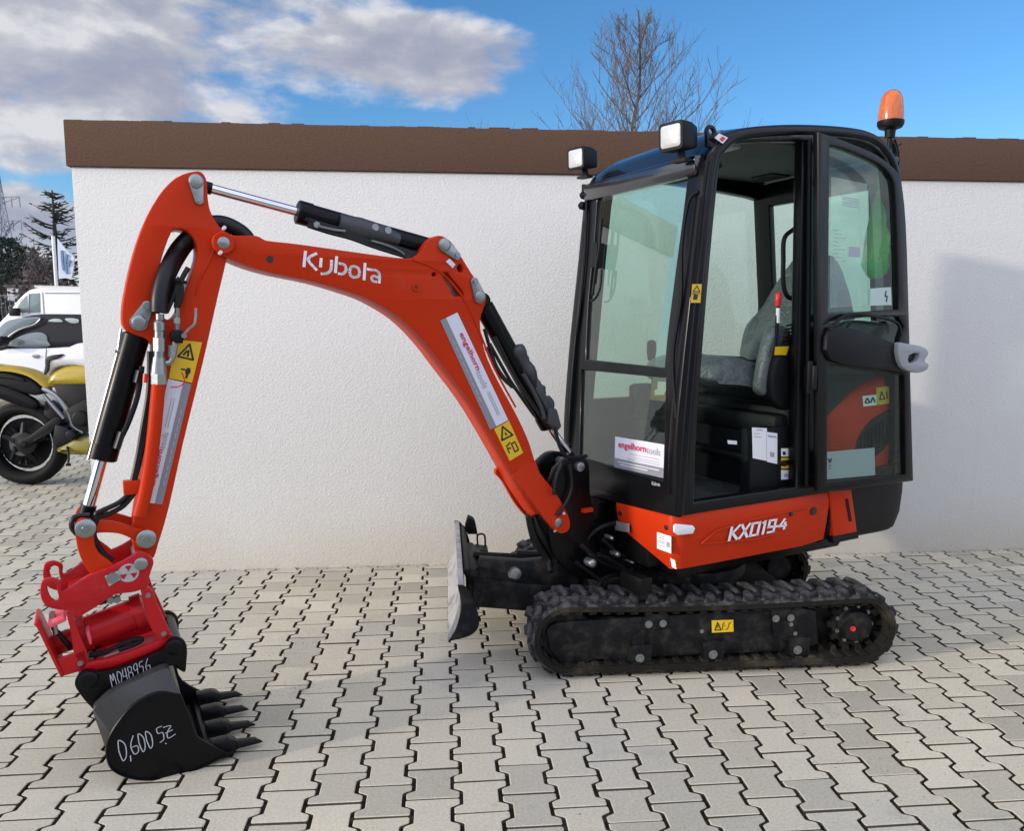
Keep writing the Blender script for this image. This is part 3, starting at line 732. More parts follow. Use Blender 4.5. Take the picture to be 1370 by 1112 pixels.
for i, (a, w) in enumerate(path):
    for j in range(rows):
        v = j / (rows - 1); z = low(a, w) + (topz(a, w) - low(a, w)) * v
        tuck = .022 * (1 - v) ** 2 + (.012 * max(0, (v - .88) / .12) ** 2)
        ia = -1 if w > wn_ + .04 else (0 if w <= wn_ + .001 else -.7); iw = 1 if w < wn_ + .02 else (0 if w > wn_ + .05 else .7)
        vs.append(H(a + ia * tuck, w + iw * tuck, z))
for i in range(len(path) - 1):
    for j in range(rows - 1): fs.append((i * rows + j, (i + 1) * rows + j, (i + 1) * rows + j + 1, i * rows + j + 1))
# back faces for thickness
o_ = len(vs)
for i, (a, w) in enumerate(path):
    for j in range(rows):
        z = low(a, w) + (topz(a, w) - low(a, w)) * j / (rows - 1); ca, cw = a - .04, w + .035
        vs.append(H(max(min(ca, sa - .03), ax_end), max(cw if w < wn_ + .06 else w, wn_ + .03), z))
fs += [tuple(o_ + q for q in f[::-1]) for f in fs]
for i in range(len(path) - 1):
    for j in (0, rows - 1): fs.append((i * rows + j, (i + 1) * rows + j, o_ + (i + 1) * rows + j, o_ + i * rows + j))
for i in (0, len(path) - 1):
    for j in range(rows - 1): fs.append((i * rows + j, i * rows + j + 1, o_ + i * rows + j + 1, o_ + i * rows + j))
mb = MB(); mb.add(vs, fs)
skirt = build('side_skirt', mb, orange, EX, smooth=45)
# swage line on the side, reflectors, label, lettering
SD = wn_ - .005
mb = MB(); lp = [HS.W(x, y, SD) for x, y in ((938, 728), (957, 711), (1000, 697), (1078, 680))]
mb.tube(lp, .0035, 5); mb.tube([HS.W(x, y, SD + .002) for x, y in ((938, 728), (1010, 722), (1040, 714))], .003, 5)
build('swage_line', mb, orange, skirt)
mb = MB(); q = quad(HS, SD, (974, 707), (1052, 694), (1052, 708), (974, 723))
def italic(q, s=.06): return lambda u, v: q(u + 0, v)
sl = lambda u, v: q(u + .045 * v, v)
mb.strokes(sl, [[(.02, -.05), (.02, 1.1)], [(.15, 1.1), (.05, .52), ], [(.05, .52), (.15, -.05)], [(.185, 1.1), (.32, -.05)], [(.32, 1.1), (.185, -.05)],
  [(.37, 1.05), (.49, 1.05)], [(.49, 1.1), (.49, -.05)], [(.49, 0), (.37, 0)], [(.37, -.05), (.37, 1.1)], [(.585, 1.1), (.585, -.05)], [(.55, .95), (.585, 1.05)],
  [(.77, 0), (.665, 0)], [(.77, -.05), (.77, 1.1)], [(.77, 1.05), (.665, 1.05)], [(.665, 1.1), (.665, .42)], [(.665, .46), (.77, .46)],
  [(.80, .42), (.84, .42)], [(.93, .98), (.86, .34)], [(.85, .36), (.985, .36)], [(.955, .66), (.955, .05)]], .18, 0, 1, 4.2)
build('model_lettering', mb, whitep, skirt, smooth=0)
mb = MB(); mb.prism(HS, [HS.T(x, y, SD) for x, y in ((901, 703), (904, 701), (926, 703), (929, 707), (926, 714), (906, 716), (901, 712))], SD - .006, SD + .004); build('marker_reflector', mb, whitep, skirt, bevel=.003)
mb = MB(); mb.prism(FRF, [FRF.T(x, y, .002) for x, y in ((823, 697), (842, 701), (842, 713), (823, 709))], .000, .004); build('marker_reflector', mb, reflect, skirt, bevel=.001)
mb = MB(); q = quad(FRF, .003, (879, 712), (898, 718), (898, 741), (879, 734)); q = (lambda f: (lambda u, v, d=0: f(u, v, -d)))(q); mb.rect(q, 0, 0, 1, 1, 0)
for yy in (.8, .68, .5, .4, .22): mb.rect(lift(q, .001), .1, yy, .55, yy + .05, 1)
mb.rect(lift(q, .001), .68, .3, .9, .62, 1)
build('type_label', mb, [whitep, greypr], skirt, smooth=0, label='small white type label on the skirt front')
mb = MB(); q = quad(FRF, .001, (897, 747), (903, 750), (905, 762), (899, 759)); mb.rect(q, 0, 0, 1, 1, 0); build('corner_label', mb, whitep, skirt, smooth=0)
for x, y in ((829, 687), (891, 706)): mb = MB(); mb.revolve(FRF.W(x, y, .0), h, [(-.01, .010), (.002, .010), (.003, .006)], 14); build('skirt_plug', mb, blackpr, skirt)
mb = MB(); mb.revolve(HS.W(1059, 688, SD), -m, [(-.004, .010), (.002, .010), (.003, .006)], 14); build('skirt_plug', mb, blackpr, skirt)
mb = MB(); mb.revolve(HS.W(1089, 684, SD), -m, [(-.01, .018), (.0012, .018), (.0013, .012)], 20)
build('skirt_plug', mb, blackpr, skirt)
# little tool hatch and black counterweight behind it
mb = MB(); po = cr([(*HS.T(1109, 657, wn_), 1), (*HS.T(1139, 655, wn_), 1), HS.T(1144, 690, wn_), (*HS.T(1147, 714, wn_), 1), (*HS.T(1115, 720, wn_), 1), HS.T(1112, 690, wn_)], 4)
mb.plate(HS, po, [], wn_ - .002, wn_ + .05, .008); hatch = build('tool_hatch', mb, orange, EX)
mb = MB(); mb.prism(HS, HS.TT([(1131, 668), (1134, 667), (1139, 697), (1136, 698)], wn_ - .002), wn_ - .006, wn_ + .01); mb.prism(HS, HS.TT([(1113, 718), (1147, 711), (1148, 720), (1115, 727)], wn_), wn_ - .003, wn_ + .03); build('hatch_slot', mb, plastic, hatch)
# counterweight: curved rear weight seen from above as an arc
r_a = HS.T(1205, 690, wn_ + .10)[0]
cwp = [(-.42, wn_ + .0), (-.56, wn_ + .01), (-.66, wn_ + .06), (-.74, wn_ + .16), (-.79, wn_ + .30), (-.80, .0), (-.78, .20), (-.70, .38), (-.56, .46), (-.42, .48)]
shift = r_a + .735
cwp = [(a + (shift if a < -.5 else 0), w) for a, w in cwp]
PLN = Frame(C, h, m, UP)
mb = MB()
zs = [(.475, -.050), (.49, -.030), (.56, -.008), (.66, .0), (.80, .0)]
vs = []; fs = []; kk = len(cwp)
cpath = cr([(a, w) for a, w in cwp], 4, False); kk = len(cpath)
for z, ins in zs:
    for a, w in cpath:
        d = Vector((-.3 - a, 0 - w)).normalized(); vs.append(H(a - d.x * ins, w - d.y * ins, z))
for i in range(len(zs) - 1):
    for j in range(kk - 1): fs.append((i * kk + j, i * kk + j + 1, (i + 1) * kk + j + 1, (i + 1) * kk + j))
fs.append(tuple(range(kk - 1, -1, -1))); fs.append(tuple(range((len(zs) - 1) * kk, len(zs) * kk)))
fs += [((i) * kk, (i + 1) * kk, (i + 1) * kk + kk - 1, i * kk + kk - 1) for i in range(len(zs) - 1)]
mb.add(vs, fs); build('counterweight', mb, plastic, EX, smooth=50)
# engine bonnet behind the cab: orange shell with black grille on the near side
r_b = r_a - .0
mb = MB(); bz0, bz1 = .80, 1.30
hood = HS.TT([(1105, 640), (1105, 560), (1130, 530), (1165, 508), (1185, 498), (1193, 512), (1198, 545), (1199, 590), (1195, 625), (1188, 645)], wn_ + .03)
hood = cr([(*hood[0], 1)] + hood[1:-1] + [(*hood[-1], 1)], 4)
mb.plate(HS, hood, [], wn_ + .03, .44, .05)
hd = build('engine_bonnet', mb, orange, EX, smooth=50)
mb = MB(); gp = HS.TT([(1144, 605), (1148, 585), (1165, 562), (1190, 548), (1196, 548), (1197, 575), (1190, 590), (1172, 610), (1150, 615)], wn_ + .03)
mb.plate(HS, cr(gp, 3), [], wn_ + .026, wn_ + .04, .003); gg = build('bonnet_grille', mb, plastic, hd)
mb = MB()
for i in range(9):
    x = 1150 + i * 5; mb.prism(HS, HS.TT([(x, 612 - i * 3), (x + 2.2, 612 - i * 3), (x + 2.2, 582 - i * 3.6), (x, 584 - i * 3.6)], wn_ + .03), wn_ + .021, wn_ + .03)
build('grille_bars', mb, black, gg)
mb = MB(); q = quad(HS, wn_ + .028, (1172, 519), (1194, 516), (1196, 539), (1174, 542)); mb.rect(q, 0, 0, 1, 1, 0); mb.strokes(lift(q, .001), [[(.15, .3), (.3, .75), (.45, .3), (.15, .3)], [(.6, .3), (.6, .7)], [(.8, .3), (.85, .7)]], .07, 1, 1); build('warning_label', mb, [yellow, blackpr], hd, smooth=0)
mb = MB(); q = quad(HS, wn_ + .028, (1154, 530), (1173, 528), (1173, 542), (1155, 544)); mb.rect(q, 0, 0, 1, 1, 0); mb.strokes(lift(q, .001), [[(.15, .35), (.3, .75), (.45, .35), (.3, .3), (.15, .35)], [(.55, .3), (.7, .75), (.85, .3)]], .12, 1, 2); build('info_label', mb, [whitep, blackpr], hd, smooth=0)
mb = MB(); mb.plate(HS, cr(HS.TT([(1103, 560), (1103, 490), (1140, 486), (1190, 492), (1150, 516), (1112, 552)], wn_ + .03), 3), [], wn_ + .028, .40, .01); build('bonnet_black_cover', mb, plastic, EX)

# ---------- cab
cab = bpy.data.objects.new('cab', None); COL.objects.link(cab); cab.parent = EX; cab['label'] = 'black framed glazed cab with its side door open'
W0n, W1n = wn_, 0.33
side_outer = [(893, 686, 1), (905, 692, 1), (1104, 660, 1), (1204, 646, 1), (1206, 560), (1206, 420), (1205, 300), (1201, 240), (1193, 212), (1178, 190), (1160, 178), (1130, 172), (1080, 168.5), (1030, 169), (990, 172), (966, 182), (952, 199), (944, 222), (932, 330), (916, 470), (905, 600)]
side_poly = cr([(*HS.T(q[0], q[1], W0n), *( [1] if len(q) > 2 else [])) for q in side_outer[1:]], 3)
door_hole = [(929, 672, 1), (1066, 652, 1), (1069, 500), (1073, 300), (1075, 189, 1), (1040, 189), (1000, 190), (977, 195), (966, 210), (960, 250), (946, 400), (934, 560)]
door_poly = cr([(*HS.T(q[0], q[1], W0n), *([1] if len(q) > 2 else [])) for q in door_hole], 3)
rear_hole = [(1097, 185, 1), (1150, 190), (1178, 206), (1188, 232), (1193, 330), (1195, 430, 1), (1097, 430, 1)]
rear_poly = cr([(*HS.T(q[0], q[1], W0n), *([1] if len(q) > 2 else [])) for q in rear_hole], 3)
low_hole = HS.TT([(1099, 500), (1197, 500), (1197, 640), (1099, 650)], W0n)
mb = MB(); mb.plate(HS, side_poly, [door_poly, rear_poly, low_hole], W0n, W0n + .05, .008)
nf = build('near_side_frame', mb, cabblack, cab, smooth=45)
mb = MB(); mb.flat(HS, [( (x - .0), y) for x, y in rear_poly], W0n + .025); build('side_window', mb, gl_cab, cab, smooth=0)
# far side frame: same outline, one long window
far_hole = [(-.62, 1.22), (.24, 1.22)]
a_fr = .30; a_rr = min(p[0] for p in side_poly)
ztop_c = max(p[1] for p in side_poly)
fh = cr([(.33, 1.10, 1), (a_rr + .12, 1.10, 1), (a_rr + .13, 1.9), (a_rr + .17, ztop_c - .21), (a_rr + .25, ztop_c - .16), (.10, ztop_c - .13), (.19, ztop_c - .17), (.24, ztop_c - .26)], 3)
mb = MB(); mb.plate(HS, side_poly, [fh], W1n - .05, W1n, .008); build('far_side_frame', mb, cabblack, cab, smooth=45)
mb = MB(); mb.flat(HS, fh, W1n - .025); build('far_side_window', mb, gl_cab, cab, smooth=0)
# rear frame and window
r0_, r1_ = HS.T(1206, 600, W0n), HS.T(1202, 280, W0n)
RF = Frame(H(r0_[0] + .006, 0, r0_[1]), m, H(r1_[0], 0, r1_[1]) - H(r0_[0], 0, r0_[1]), h); rz = r0_[1]
ro = [(W0n + .05, .70), (W1n - .004, .70), (W1n - .004, ztop_c - .14), (W1n - .05, ztop_c - .06), (W0n + .05, ztop_c - .06)]
ri = cr([(W0n + .12, 1.30), (W1n - .12, 1.30), (W1n - .12, ztop_c - .22), (W0n + .12, ztop_c - .22)], 3)
ri = [(W0n + .12, 1.32), (W1n - .11, 1.32), (W1n - .11, ztop_c - .20), (W0n + .12, ztop_c - .20)]
ro = [(x, y - rz) for x, y in ro]; ri = [(x, y - rz) for x, y in ri]
mb = MB(); mb.plate(RF, ro, [ri], 0, .04, .006); build('rear_frame', mb, cabblack, cab, smooth=45)
mb = MB(); mb.flat(RF, ri, .02); build('rear_window', mb, gl_cab, cab, smooth=0)
# front frame: plane leaning back
a_lo, z_lo = HS.T(905, 690, W0n); a_hi, z_hi = HS.T(946, 215, W0n)
O = H(a_lo, W0n, z_lo); Yf = (H(a_hi, W0n, z_hi) - O).normalized()
FF = Frame(O, m, Yf, m.cross(Yf).normalized() * -1)
if FF.N.dot(h) < 0: FF.N = -FF.N
fo_out = FF.TT([(908, 690), (760, 640), (757, 600), (763, 480), (775, 330), (783, 240), (800, 229), (946, 196), (948, 215)], 0)
fw = max(p[0] for p in fo_out)
xr_, yb_ = FF.T(905, 690); yt_ = FF.T(946, 215)[1]
xl_b = FF.T(758, 610)[0]; xl_t = FF.T(786, 235)[0]
fo_out = [(0, 0), (xl_b, 0.0), (xl_b, .3), (xl_t, yt_ - .05), (xl_t - .03, yt_ + .005), (xl_t - .10, yt_ + .02), (.06, yt_ + .02), (0, yt_)]
up_h = FF.TT([(786, 481), (891, 492), (897, 430), (921, 245), (919, 234), (910, 230), (812, 244), (803, 252), (797, 330), (790, 400)], 0)
lo_h = FF.TT([(780, 495), (893, 506), (889, 643), (777, 612)], 0)
mb = MB(); mb.plate(FF, fo_out, [cr([(*up_h[0], 1), (*up_h[1], 1)] + up_h[2:], 3), lo_h], -.035, .010, .007)
ff_ = build('front_frame', mb, cabblack, cab, smooth=45)
mb = MB(); mb.flat(FF, cr([(*up_h[0], 1), (*up_h[1], 1)] + up_h[2:], 3), -.004); wsc = build('windscreen', mb, gl_front, cab, smooth=0)
mb = MB(); mb.flat(FF, lo_h, -.004); build('lower_windscreen', mb, gl_front, cab, smooth=0)
# corner pillar tube (outside edge) and the slim inner upright in the screen
mb = MB(); mb.tube(cr3([H(a_lo - .02, W0n + .015, z_lo)] + [HS.W(x, y, W0n + .012) for x, y in ((914, 600), (925, 470), (939, 330), (951, 225), (962, 199), (985, 182), (1030, 176), (1080, 175), (1130, 178), (1160, 184), (1178, 196), (1192, 218), (1198, 245), (1202, 300), (1203, 420), (1203, 560), (1201, 640))], 5), .024, 10)
build('corner_tube', mb, cabblack, nf)
mb = MB(); mb.tube([FF.P(*FF.T(916, 232)[:2], -.045), FF.P(*FF.T(893, 640)[:2], -.045)], .009, 6); build('inner_upright', mb, plastic, ff_)
mb = MB(); mb.tube(cr3([FF.W(905, 560, .03), FF.W(900, 480, .03), FF.W(911, 400, .03), FF.W(912, 330, .032), FF.W(921, 270, .03), FF.W(934, 256, .012)], 5), .008, 8)
mb.tube(cr3([FF.W(936, 262, .02), FF.W(932, 300, .03), FF.W(922, 400, .02), FF.W(915, 500, .01)], 5), .007, 8)
build('grab_rail', mb, plastic, ff_)
bolts(ff_, [FF.W(x, y, .012) for x, y in ((909, 527), (903, 620))], FF.N, .9, black)
bolts(ff_, [FF.W(x, y, .012) for x, y in ((766, 500), (764, 512), (761, 594))], FF.N, .9, black)
# wiper with motor, washer tube on far upright
mb = MB(); mb.tube(cr3([FF.W(x, y, .045) for x, y in ((793, 395), (797, 360), (802, 330), (804, 295))], 4), .007, 6)
mb.tube([FF.W(805, 292, .03), FF.W(797, 380, .03)], [.010, .004], 6)
b_ = FF.T(807, 343); mb.box(FF, b_[0] - .018, b_[0] + .018, b_[1] - .055, b_[1] + .055, .008, .05)
mb.tube(cr3([FF.W(x, y, .035) for x, y in ((805, 360), (803, 385), (796, 400), (790, 402))], 4), .006, 6)
build('wiper', mb, plastic, ff_, bevel=.002)
mb = MB(); mb.tube(cr3([FF.W(x, y, .02) for x, y in ((785, 255), (783, 330), (775, 420), (766, 480), (763, 500))], 4), .007, 6)
for x, y in ((786, 262), (784, 276)): mb.revolve(FF.W(x, y, .0), FF.N, [(0, .02), (.03, .018), (.04, .008)], 12)
build('washer_hose', mb, plastic, ff_)
# dealer board in the lower windscreen
mb = MB(); q0 = quad(FF, .004, (823, 584), (889, 595), (888, 640), (822, 625)); q = lambda u, v, d=0: q0(u, v, -d)
mb.rect(q, 0, 0, 1, 1, 0); q2 = lift(q, .0012); q3 = lift(q, .0024)
mb.rect(q2, 0, 0, 1, .30, 1)
mb.text(q3, 'engelhorn', 2, bold=.02, x0=.08, x1=.66, y0=.60, y1=.88); mb.text(q3, 'tools', 3, x0=.67, x1=.93, y0=.64, y1=.86)
for yy, a, b in ((.52, .32, .92), (.43, .40, .92), (.36, .28, .92)): mb.rect(q3, a, yy, b, yy + .018, 3)
for yy, a, b in ((.19, .08, .92), (.11, .12, .70)): mb.rect(q3, a, yy, b, yy + .03, 0)
build('dealer_board', mb, [labelw, labelg, magenta, greypr], cab, smooth=0, label='white dealer board with red lettering in the lower windscreen')
mb = MB(); q0 = quad(FF, .012, (872, 644), (883, 646), (883, 651), (872, 649)); mb.text(lambda u, v: q0(u, v), 'Kubota', 0, bold=.03); build('small_badge', mb, [greypr], ff_, smooth=0)
# lower front panel
mb = MB(); lp_ = FF.TT([(889, 648), (777, 618), (775, 660), (905, 692)], 0); mb.plate(FF, lp_, [], -.03, .006, .004); build('lower_front_panel', mb, cabblack, cab)
# ---- roof: skin swept across following the side profile
prof_top = [HS.T(x, y, W0n) for x, y in ((950, 205), (962, 188), (985, 175), (1030, 170), (1080, 168.5), (1130, 171), (1160, 177), (1182, 193), (1195, 213))]
prof_top = cr(prof_top, 4, False); vs = []; fs = []
ws = [(W0n + .0, -.004), (W0n + .03, .010), (W0n + .12, .022), (-.08, .028), (W1n - .12, .022), (W1n - .03, .010), (W1n, -.004)]
zm = min(p[1] for p in prof_top)
for a, z in prof_top:
    for w, dz in ws: vs.append(H(a, w, z + dz * min(1, (z - zm) / .06 + .25)))
for i in range(len(prof_top) - 1):
    for j in range(len(ws) - 1): fs.append((i * 7 + j, i * 7 + j + 1, (i + 1) * 7 + j + 1, (i + 1) * 7 + j))
o_ = len(vs); vs += [v - UP * .035 for v in vs]; fs += [tuple(q + o_ for q in f[::-1]) for f in fs]
for i in range(len(prof_top) - 1):
    for j in (0, 6): fs.append((i * 7 + j, (i + 1) * 7 + j, o_ + (i + 1) * 7 + j, o_ + i * 7 + j))
for j in range(6):
    for i in (0, len(prof_top) - 1): fs.append((i * 7 + j, i * 7 + j + 1, o_ + i * 7 + j + 1, o_ + i * 7 + j))
mb = MB(); mb.add(vs, fs)
roof = build('cab_roof', mb, roofgloss, cab, smooth=50)
# front brow: curved strip between roof and windscreen
mb = MB(); br = [FF.T(948, 200, 0), FF.T(800, 235, 0)]
mb.sweep([H(prof_top[0][0] + .015, w, prof_top[0][1] - .035) for w in (W0n + .03, -.2, 0.05, W1n - .03)], [(-.03, -.035), (.03, -.045), (.035, .03), (-.02, .045)], h)
build('roof_brow', mb, roofgloss, roof, bevel=.012)
hl = HS.T(1040, 230, 0)[1]
mb = MB(); mb.box(HS, a_rr + .05, .24, ztop_c - .085, ztop_c - .06, W0n + .06, W1n - .05)
hdl = build('headliner', mb, greyfab, cab, bevel=.01)
mb = MB(); va = (a_rr + .24); mb.box(HS, va, va + .13, ztop_c - .092, ztop_c - .084, W1n - .30, W1n - .17); build('roof_vent', mb, blackpr, hdl)
mb = MB(); va = (.05); mb.box(HS, va, va + .10, ztop_c - .10, ztop_c - .084, -.35, -.2); build('cab_lamp', mb, silver, hdl, bevel=.005)
# lifting eye with sticker
mb = MB(); e = HS.T(951, 178, W0n + .02); mb.plate(HS, [(e[0] + .03, e[1] - .055)] + arc((e[0] + .010, e[1]), .027, R(20), R(200), 10) + [(e[0] - .045, e[1] - .055)], [arc((e[0] + .010, e[1] + .002), .012, 0, R(330), 10)], W0n + .005, W0n + .02, .003); eye = build('lifting_eye', mb, cabblack, roof)
mb = MB(); q = quad(HS, W0n - .014, (962, 178), (974, 184), (967, 192), (956, 184)); mb.rect(q, 0, 0, 1, 1, 0); mb.rect(lift(q, .001), .45, .2, .85, .8, 1); build('eye_label', mb, [whitep, redp], roof, smooth=0)
# ---- work lights
def work_light(px, py, fr, n, wpx, label):
    c = fr.W(px, py, n); s = wpx
    d = (h * 1.0 - m * .20 - UP * .05).normalized(); sx_ = UP.cross(d).normalized(); u_ = d.cross(sx_)
    L = Frame(c, sx_, u_, d)
    rb = lambda hw, hh, r: [(cx0 + r * math.cos(q), cy0 + r * math.sin(q)) for cx0, cy0, a0 in ((hw - r, hh - r, 0), (-hw + r, hh - r, 90), (-hw + r, -hh + r, 180), (hw - r, -hh + r, 270)) for q in (R(a0), R(a0 + 30), R(a0 + 60), R(a0 + 90))]
    mb = MB(); lv = [(0.055 * s, 1.0), (.05 * s, 1.04), (.0, 1.0), (-.035 * s, .82), (-.05 * s, .5)]
    vs = []; fs = []
    for n_i, sc in lv: vs += [L.P(x * sc, y * sc, n_i) for x, y in rb(.050 * s, .045 * s, .013 * s)]
    for i in range(4):
        for j in range(16): fs.append((i * 16 + j, i * 16 + (j + 1) % 16, (i + 1) * 16 + (j + 1) % 16, (i + 1) * 16 + j))
    fs += [tuple(range(16)), tuple(range(79, 63, -1))]
    mb.add(vs, fs)
    mb.tube([L.P(0, -.045 * s, .0), L.P(0, -.075 * s, -.005)], .014 * s, 8); mb.box(L, -.03 * s, .03 * s, -.08 * s, -.07 * s, -.02, .02)
    o = build('work_light', mb, plastic, cab, label=label, smooth=40)
    mb = MB(); vs = [L.P(x, y, .0555 * s) for x, y in rb(.041 * s, .036 * s, .010 * s)] + [L.P(x * .8, y * .8, .061 * s) for x, y in rb(.041 * s, .036 * s, .010 * s)]
    mb.add(vs, [(j, (j + 1) % 16, 16 + (j + 1) % 16, 16 + j) for j in range(16)] + [tuple(range(16, 32))]); build('lamp_lens', mb, lampglass, o)
    return o
work_light(911, 184, HS, W0n + .06, 1.12, 'near work light on the cab roof corner')
LF = Frame(H(a_hi, W1n, 0), m, UP, h)
work_light(782, 213, LF, .03, 1.06, 'far work light on the cab roof corner')
mb = MB(); mb.tube(cr3([H(a_hi - .01, W0n + .06, z_hi - .00), H(a_hi - .05, W0n + .03, z_hi + .03), H(a_hi - .09, W0n + .02, z_hi - .01)]), .012, 8); mb.tube([H(a_hi + .0, W0n + .06, z_hi - .03), H(a_hi + .0, W0n + .06, z_hi + .03)], .012, 8)
build('light_bracket', mb, plastic, cab); mb = MB()
mb.tube([H(a_hi + .02, W1n - .02, z_hi - .03), H(a_hi + .02, W1n - .02, z_hi + .03)], .012, 8)
build('light_bracket', mb, plastic, cab)
# yellow label on the pillar
mb = MB(); q = quad(HS, W0n - .016, (926, 380), (939, 380), (937, 405), (924, 405)); mb.rect(q, 0, 0, 1, 1, 0); q2 = lift(q, .001)
mb.strokes(q2, [[(.5, .9), (.15, .6), (.85, .6), (.5, .9)]], .05, 1, 1, .55); mb.prism(Frame(q2(0, 0), q2(1, 0) - q2(0, 0), q2(0, 1) - q2(0, 0), -m), [(.01, .012), (.03, .012), (.033, .03), (.012, .033)], 0, .0005, 1)
mb.rect(q2, .05, .48, .95, .52, 1); build('pillar_label', mb, [yellow, blackpr], nf, smooth=0)
# ---- beacon
bc = HS.W(1191, 178, -.36); 
def vpx(px, py): return HS.W(px, py, -.36)
s_ = (vpx(1191, 120) - vpx(1191, 174)).length
base = vpx(1191, 174)
mb = MB(); mb.revolve(base - UP * .09, UP, [(0, .010), (.055, .010), (.056, .022), (.09, .024), (.10, .050), (.115, .058), (.13, .058)], 24)
mb.tube(cr3([vpx(1196, 240), vpx(1198, 205), vpx(1194, 192), vpx(1191, 190)], 4), .012, 8); mb.tube(cr3([vpx(1200, 196), vpx(1206, 192)], 2), .004, 5)
mb.tube(cr3([vpx(1197, 186), vpx(1202, 205), vpx(1201, 235)], 4), .005, 6)
bea = build('beacon', mb, plastic, cab, label='amber rotating beacon on a stalk at the cab rear')
mb = MB(); mb.revolve(base + UP * .041, UP, [(0, .055), (.02, .056), (.06, .052), (.10, .046), (.125, .034), (.135, .018), (.137, .002)], 28); build('beacon_lens', mb, amber, bea, smooth=60)
mb = MB(); mb.revolve(base + UP * .042, UP, [(0, .03), (.05, .028), (.052, .012), (.08, .012)], 12); build('beacon_motor', mb, plastic, bea)
# ---- door folded back against the rear half of the side
dfw = wn_ - .055
DF = Frame(H(HS.T(1093, 400, dfw)[0], dfw, 0), -h, UP, -m)   # x runs rearwards, N towards us
N_ = 0.0
do = [(1090.5, 177, 1), (1112, 184), (1160, 203), (1188, 222), (1201, 242), (1208, 300), (1212, 420), (1214, 500), (1218, 643, 1), (1103, 658, 1), (1091, 657, 1)]
dpo = cr([(*DF.T(q[0], q[1]), *([1] if len(q) > 2 else [])) for q in do], 3)
g1 = [(1106, 194, 1), (1140, 206), (1172, 221), (1188, 238), (1193, 262), (1196, 340), (1198, 414, 1), (1104, 420, 1)]
g1p = cr([(*DF.T(q[0], q[1]), *([1] if len(q) > 2 else [])) for q in g1], 3)
g2p = DF.TT([(1103, 487), (1206, 502), (1208, 634), (1103, 643)])
g3p = cr(DF.TT([(1108, 430), (1198, 424), (1200, 452), (1188, 462), (1108, 442)]), 2)
mb = MB(); mb.plate(DF, dpo, [g1p, g2p, g3p], -.012, .016, .005)
door = build('cab_door', mb, cabblack, cab, smooth=40, label='glazed cab door folded open against the rear side')
for gp_, nm in ((g1p, 'upper_door_glass'), (g2p, 'lower_door_glass'), (g3p, 'middle_door_glass')): mb = MB(); mb.flat(DF, gp_, .0); build(nm, mb, gl_cab, door, smooth=0)
mb = MB(); mp = DF.TT([(1104, 438), (1150, 445), (1190, 460), (1205, 466), (1207, 498), (1180, 495), (1104, 482)]); mb.plate(DF, cr(mp, 3), [], .004, .035, .006); mid = build('door_lock_panel', mb, plastic, door)
mb = MB(); mb.tube(cr3([DF.W(x, y, .03) for x, y in ((1110, 442), (1122, 428), (1140, 420), (1175, 424), (1200, 432), (1205, 446))], 5), .007, 8); mb.tube(cr3([DF.W(x, y, .02) for x, y in ((1133, 438), (1145, 430), (1180, 434))], 5), .005, 6)
build('door_rail', mb, plastic, door)
mb = MB(); hp = DF.TT([(1187, 460), (1203, 460), (1222, 464), (1228, 472), (1223, 482), (1228, 486), (1226, 494), (1213, 498), (1192, 490)])
mb.plate(DF, cr(hp, 3), [cr(DF.TT([(1202, 475), (1215, 472), (1213, 482), (1202, 485)]), 2)], .02, .055, .008); hnd = build('door_handle', mb, silver, door, label='silver-grey moulded door latch handle')
mb = MB(); mb.plate(DF, cr(DF.TT([(1200, 472), (1217, 470), (1215, 485), (1201, 487)]), 2), [], .018, .03, .003); build('handle_recess', mb, blackpr, hnd)
for py in (230, 505):
    mb = MB(); mb.box(DF, -.012, .012, DF.T(1093, py + 16)[1], DF.T(1093, py - 16)[1], -.04, .012)
    mb.tube([DF.P(-.015, DF.T(1090, py - 22)[1], -.01), DF.P(-.015, DF.T(1090, py + 22)[1], -.01)], .013, 10)
    build('door_hinge', mb, plastic, door, bevel=.003)
mb = MB(); mb.tube([HS.W(1083, 186, W0n - .012), HS.W(1081, 430, W0n - .012), HS.W(1079, 650, W0n - .012)], .011, 8); mb.tube([HS.W(1077, 190, W0n + .03), HS.W(1073, 650, W0n + .03)], .014, 8); build('door_seal', mb, plastic, nf)
# documents and stickers on the door glass
mb = MB(); q = quad(DF, .004, (1112, 236), (1160, 246), (1160, 408), (1110, 412)); mb.rect(q, 0, 0, 1, 1, 0); q2 = lambda u, v: q(u, v, -.001)
for i in range(5): mb.rect(q2, .32, .86 - i * .016, .78, .866 - i * .016, 1)
for i in range(9): mb.rect(q2, .10, .60 - i * .03, .10 + .3 * (i % 3 + 1) / 3, .606 - i * .03, 1)
mb.rect(q2, .5, .40, .8, .48, 1)
build('document_sheet', mb, [gl_sheet, greypr], door, smooth=0, label='clear plastic document pouch behind the upper door glass')
mb = MB(); q = quad(DF, .004, (1104, 605), (1170, 599), (1171, 636), (1104, 642)); mb.rect(q, 0, 0, 1, 1, 0); mb.strokes(lambda u, v: q(u, v, -.001), [[(.06, .75), (.09, .6), (.12, .75)], [(.07, .5), (.11, .5)], [(.07, .4), (.11, .4)]], .03, 1, 1)
build('glass_sticker', mb, [M('pale_green_sticker', (0.17, 0.26, 0.24), .4), blackpr], door, smooth=0, label='pale green rectangular sticker on the lower door glass')
mb = MB(); q = quad(DF, .004, (1164, 386), (1192, 384), (1193, 408), (1164, 409)); mb.rect(q, 0, 0, 1, 1, 0); mb.strokes(lambda u, v: q(u, v, -.001), [[(.75, .8), (.7, .5), (.8, .5), (.75, .2)]], .06, 1, 1); build('glass_sticker', mb, [M('pale_sticker', (0.42, 0.55, 0.50), .4), blackpr], door, smooth=0)

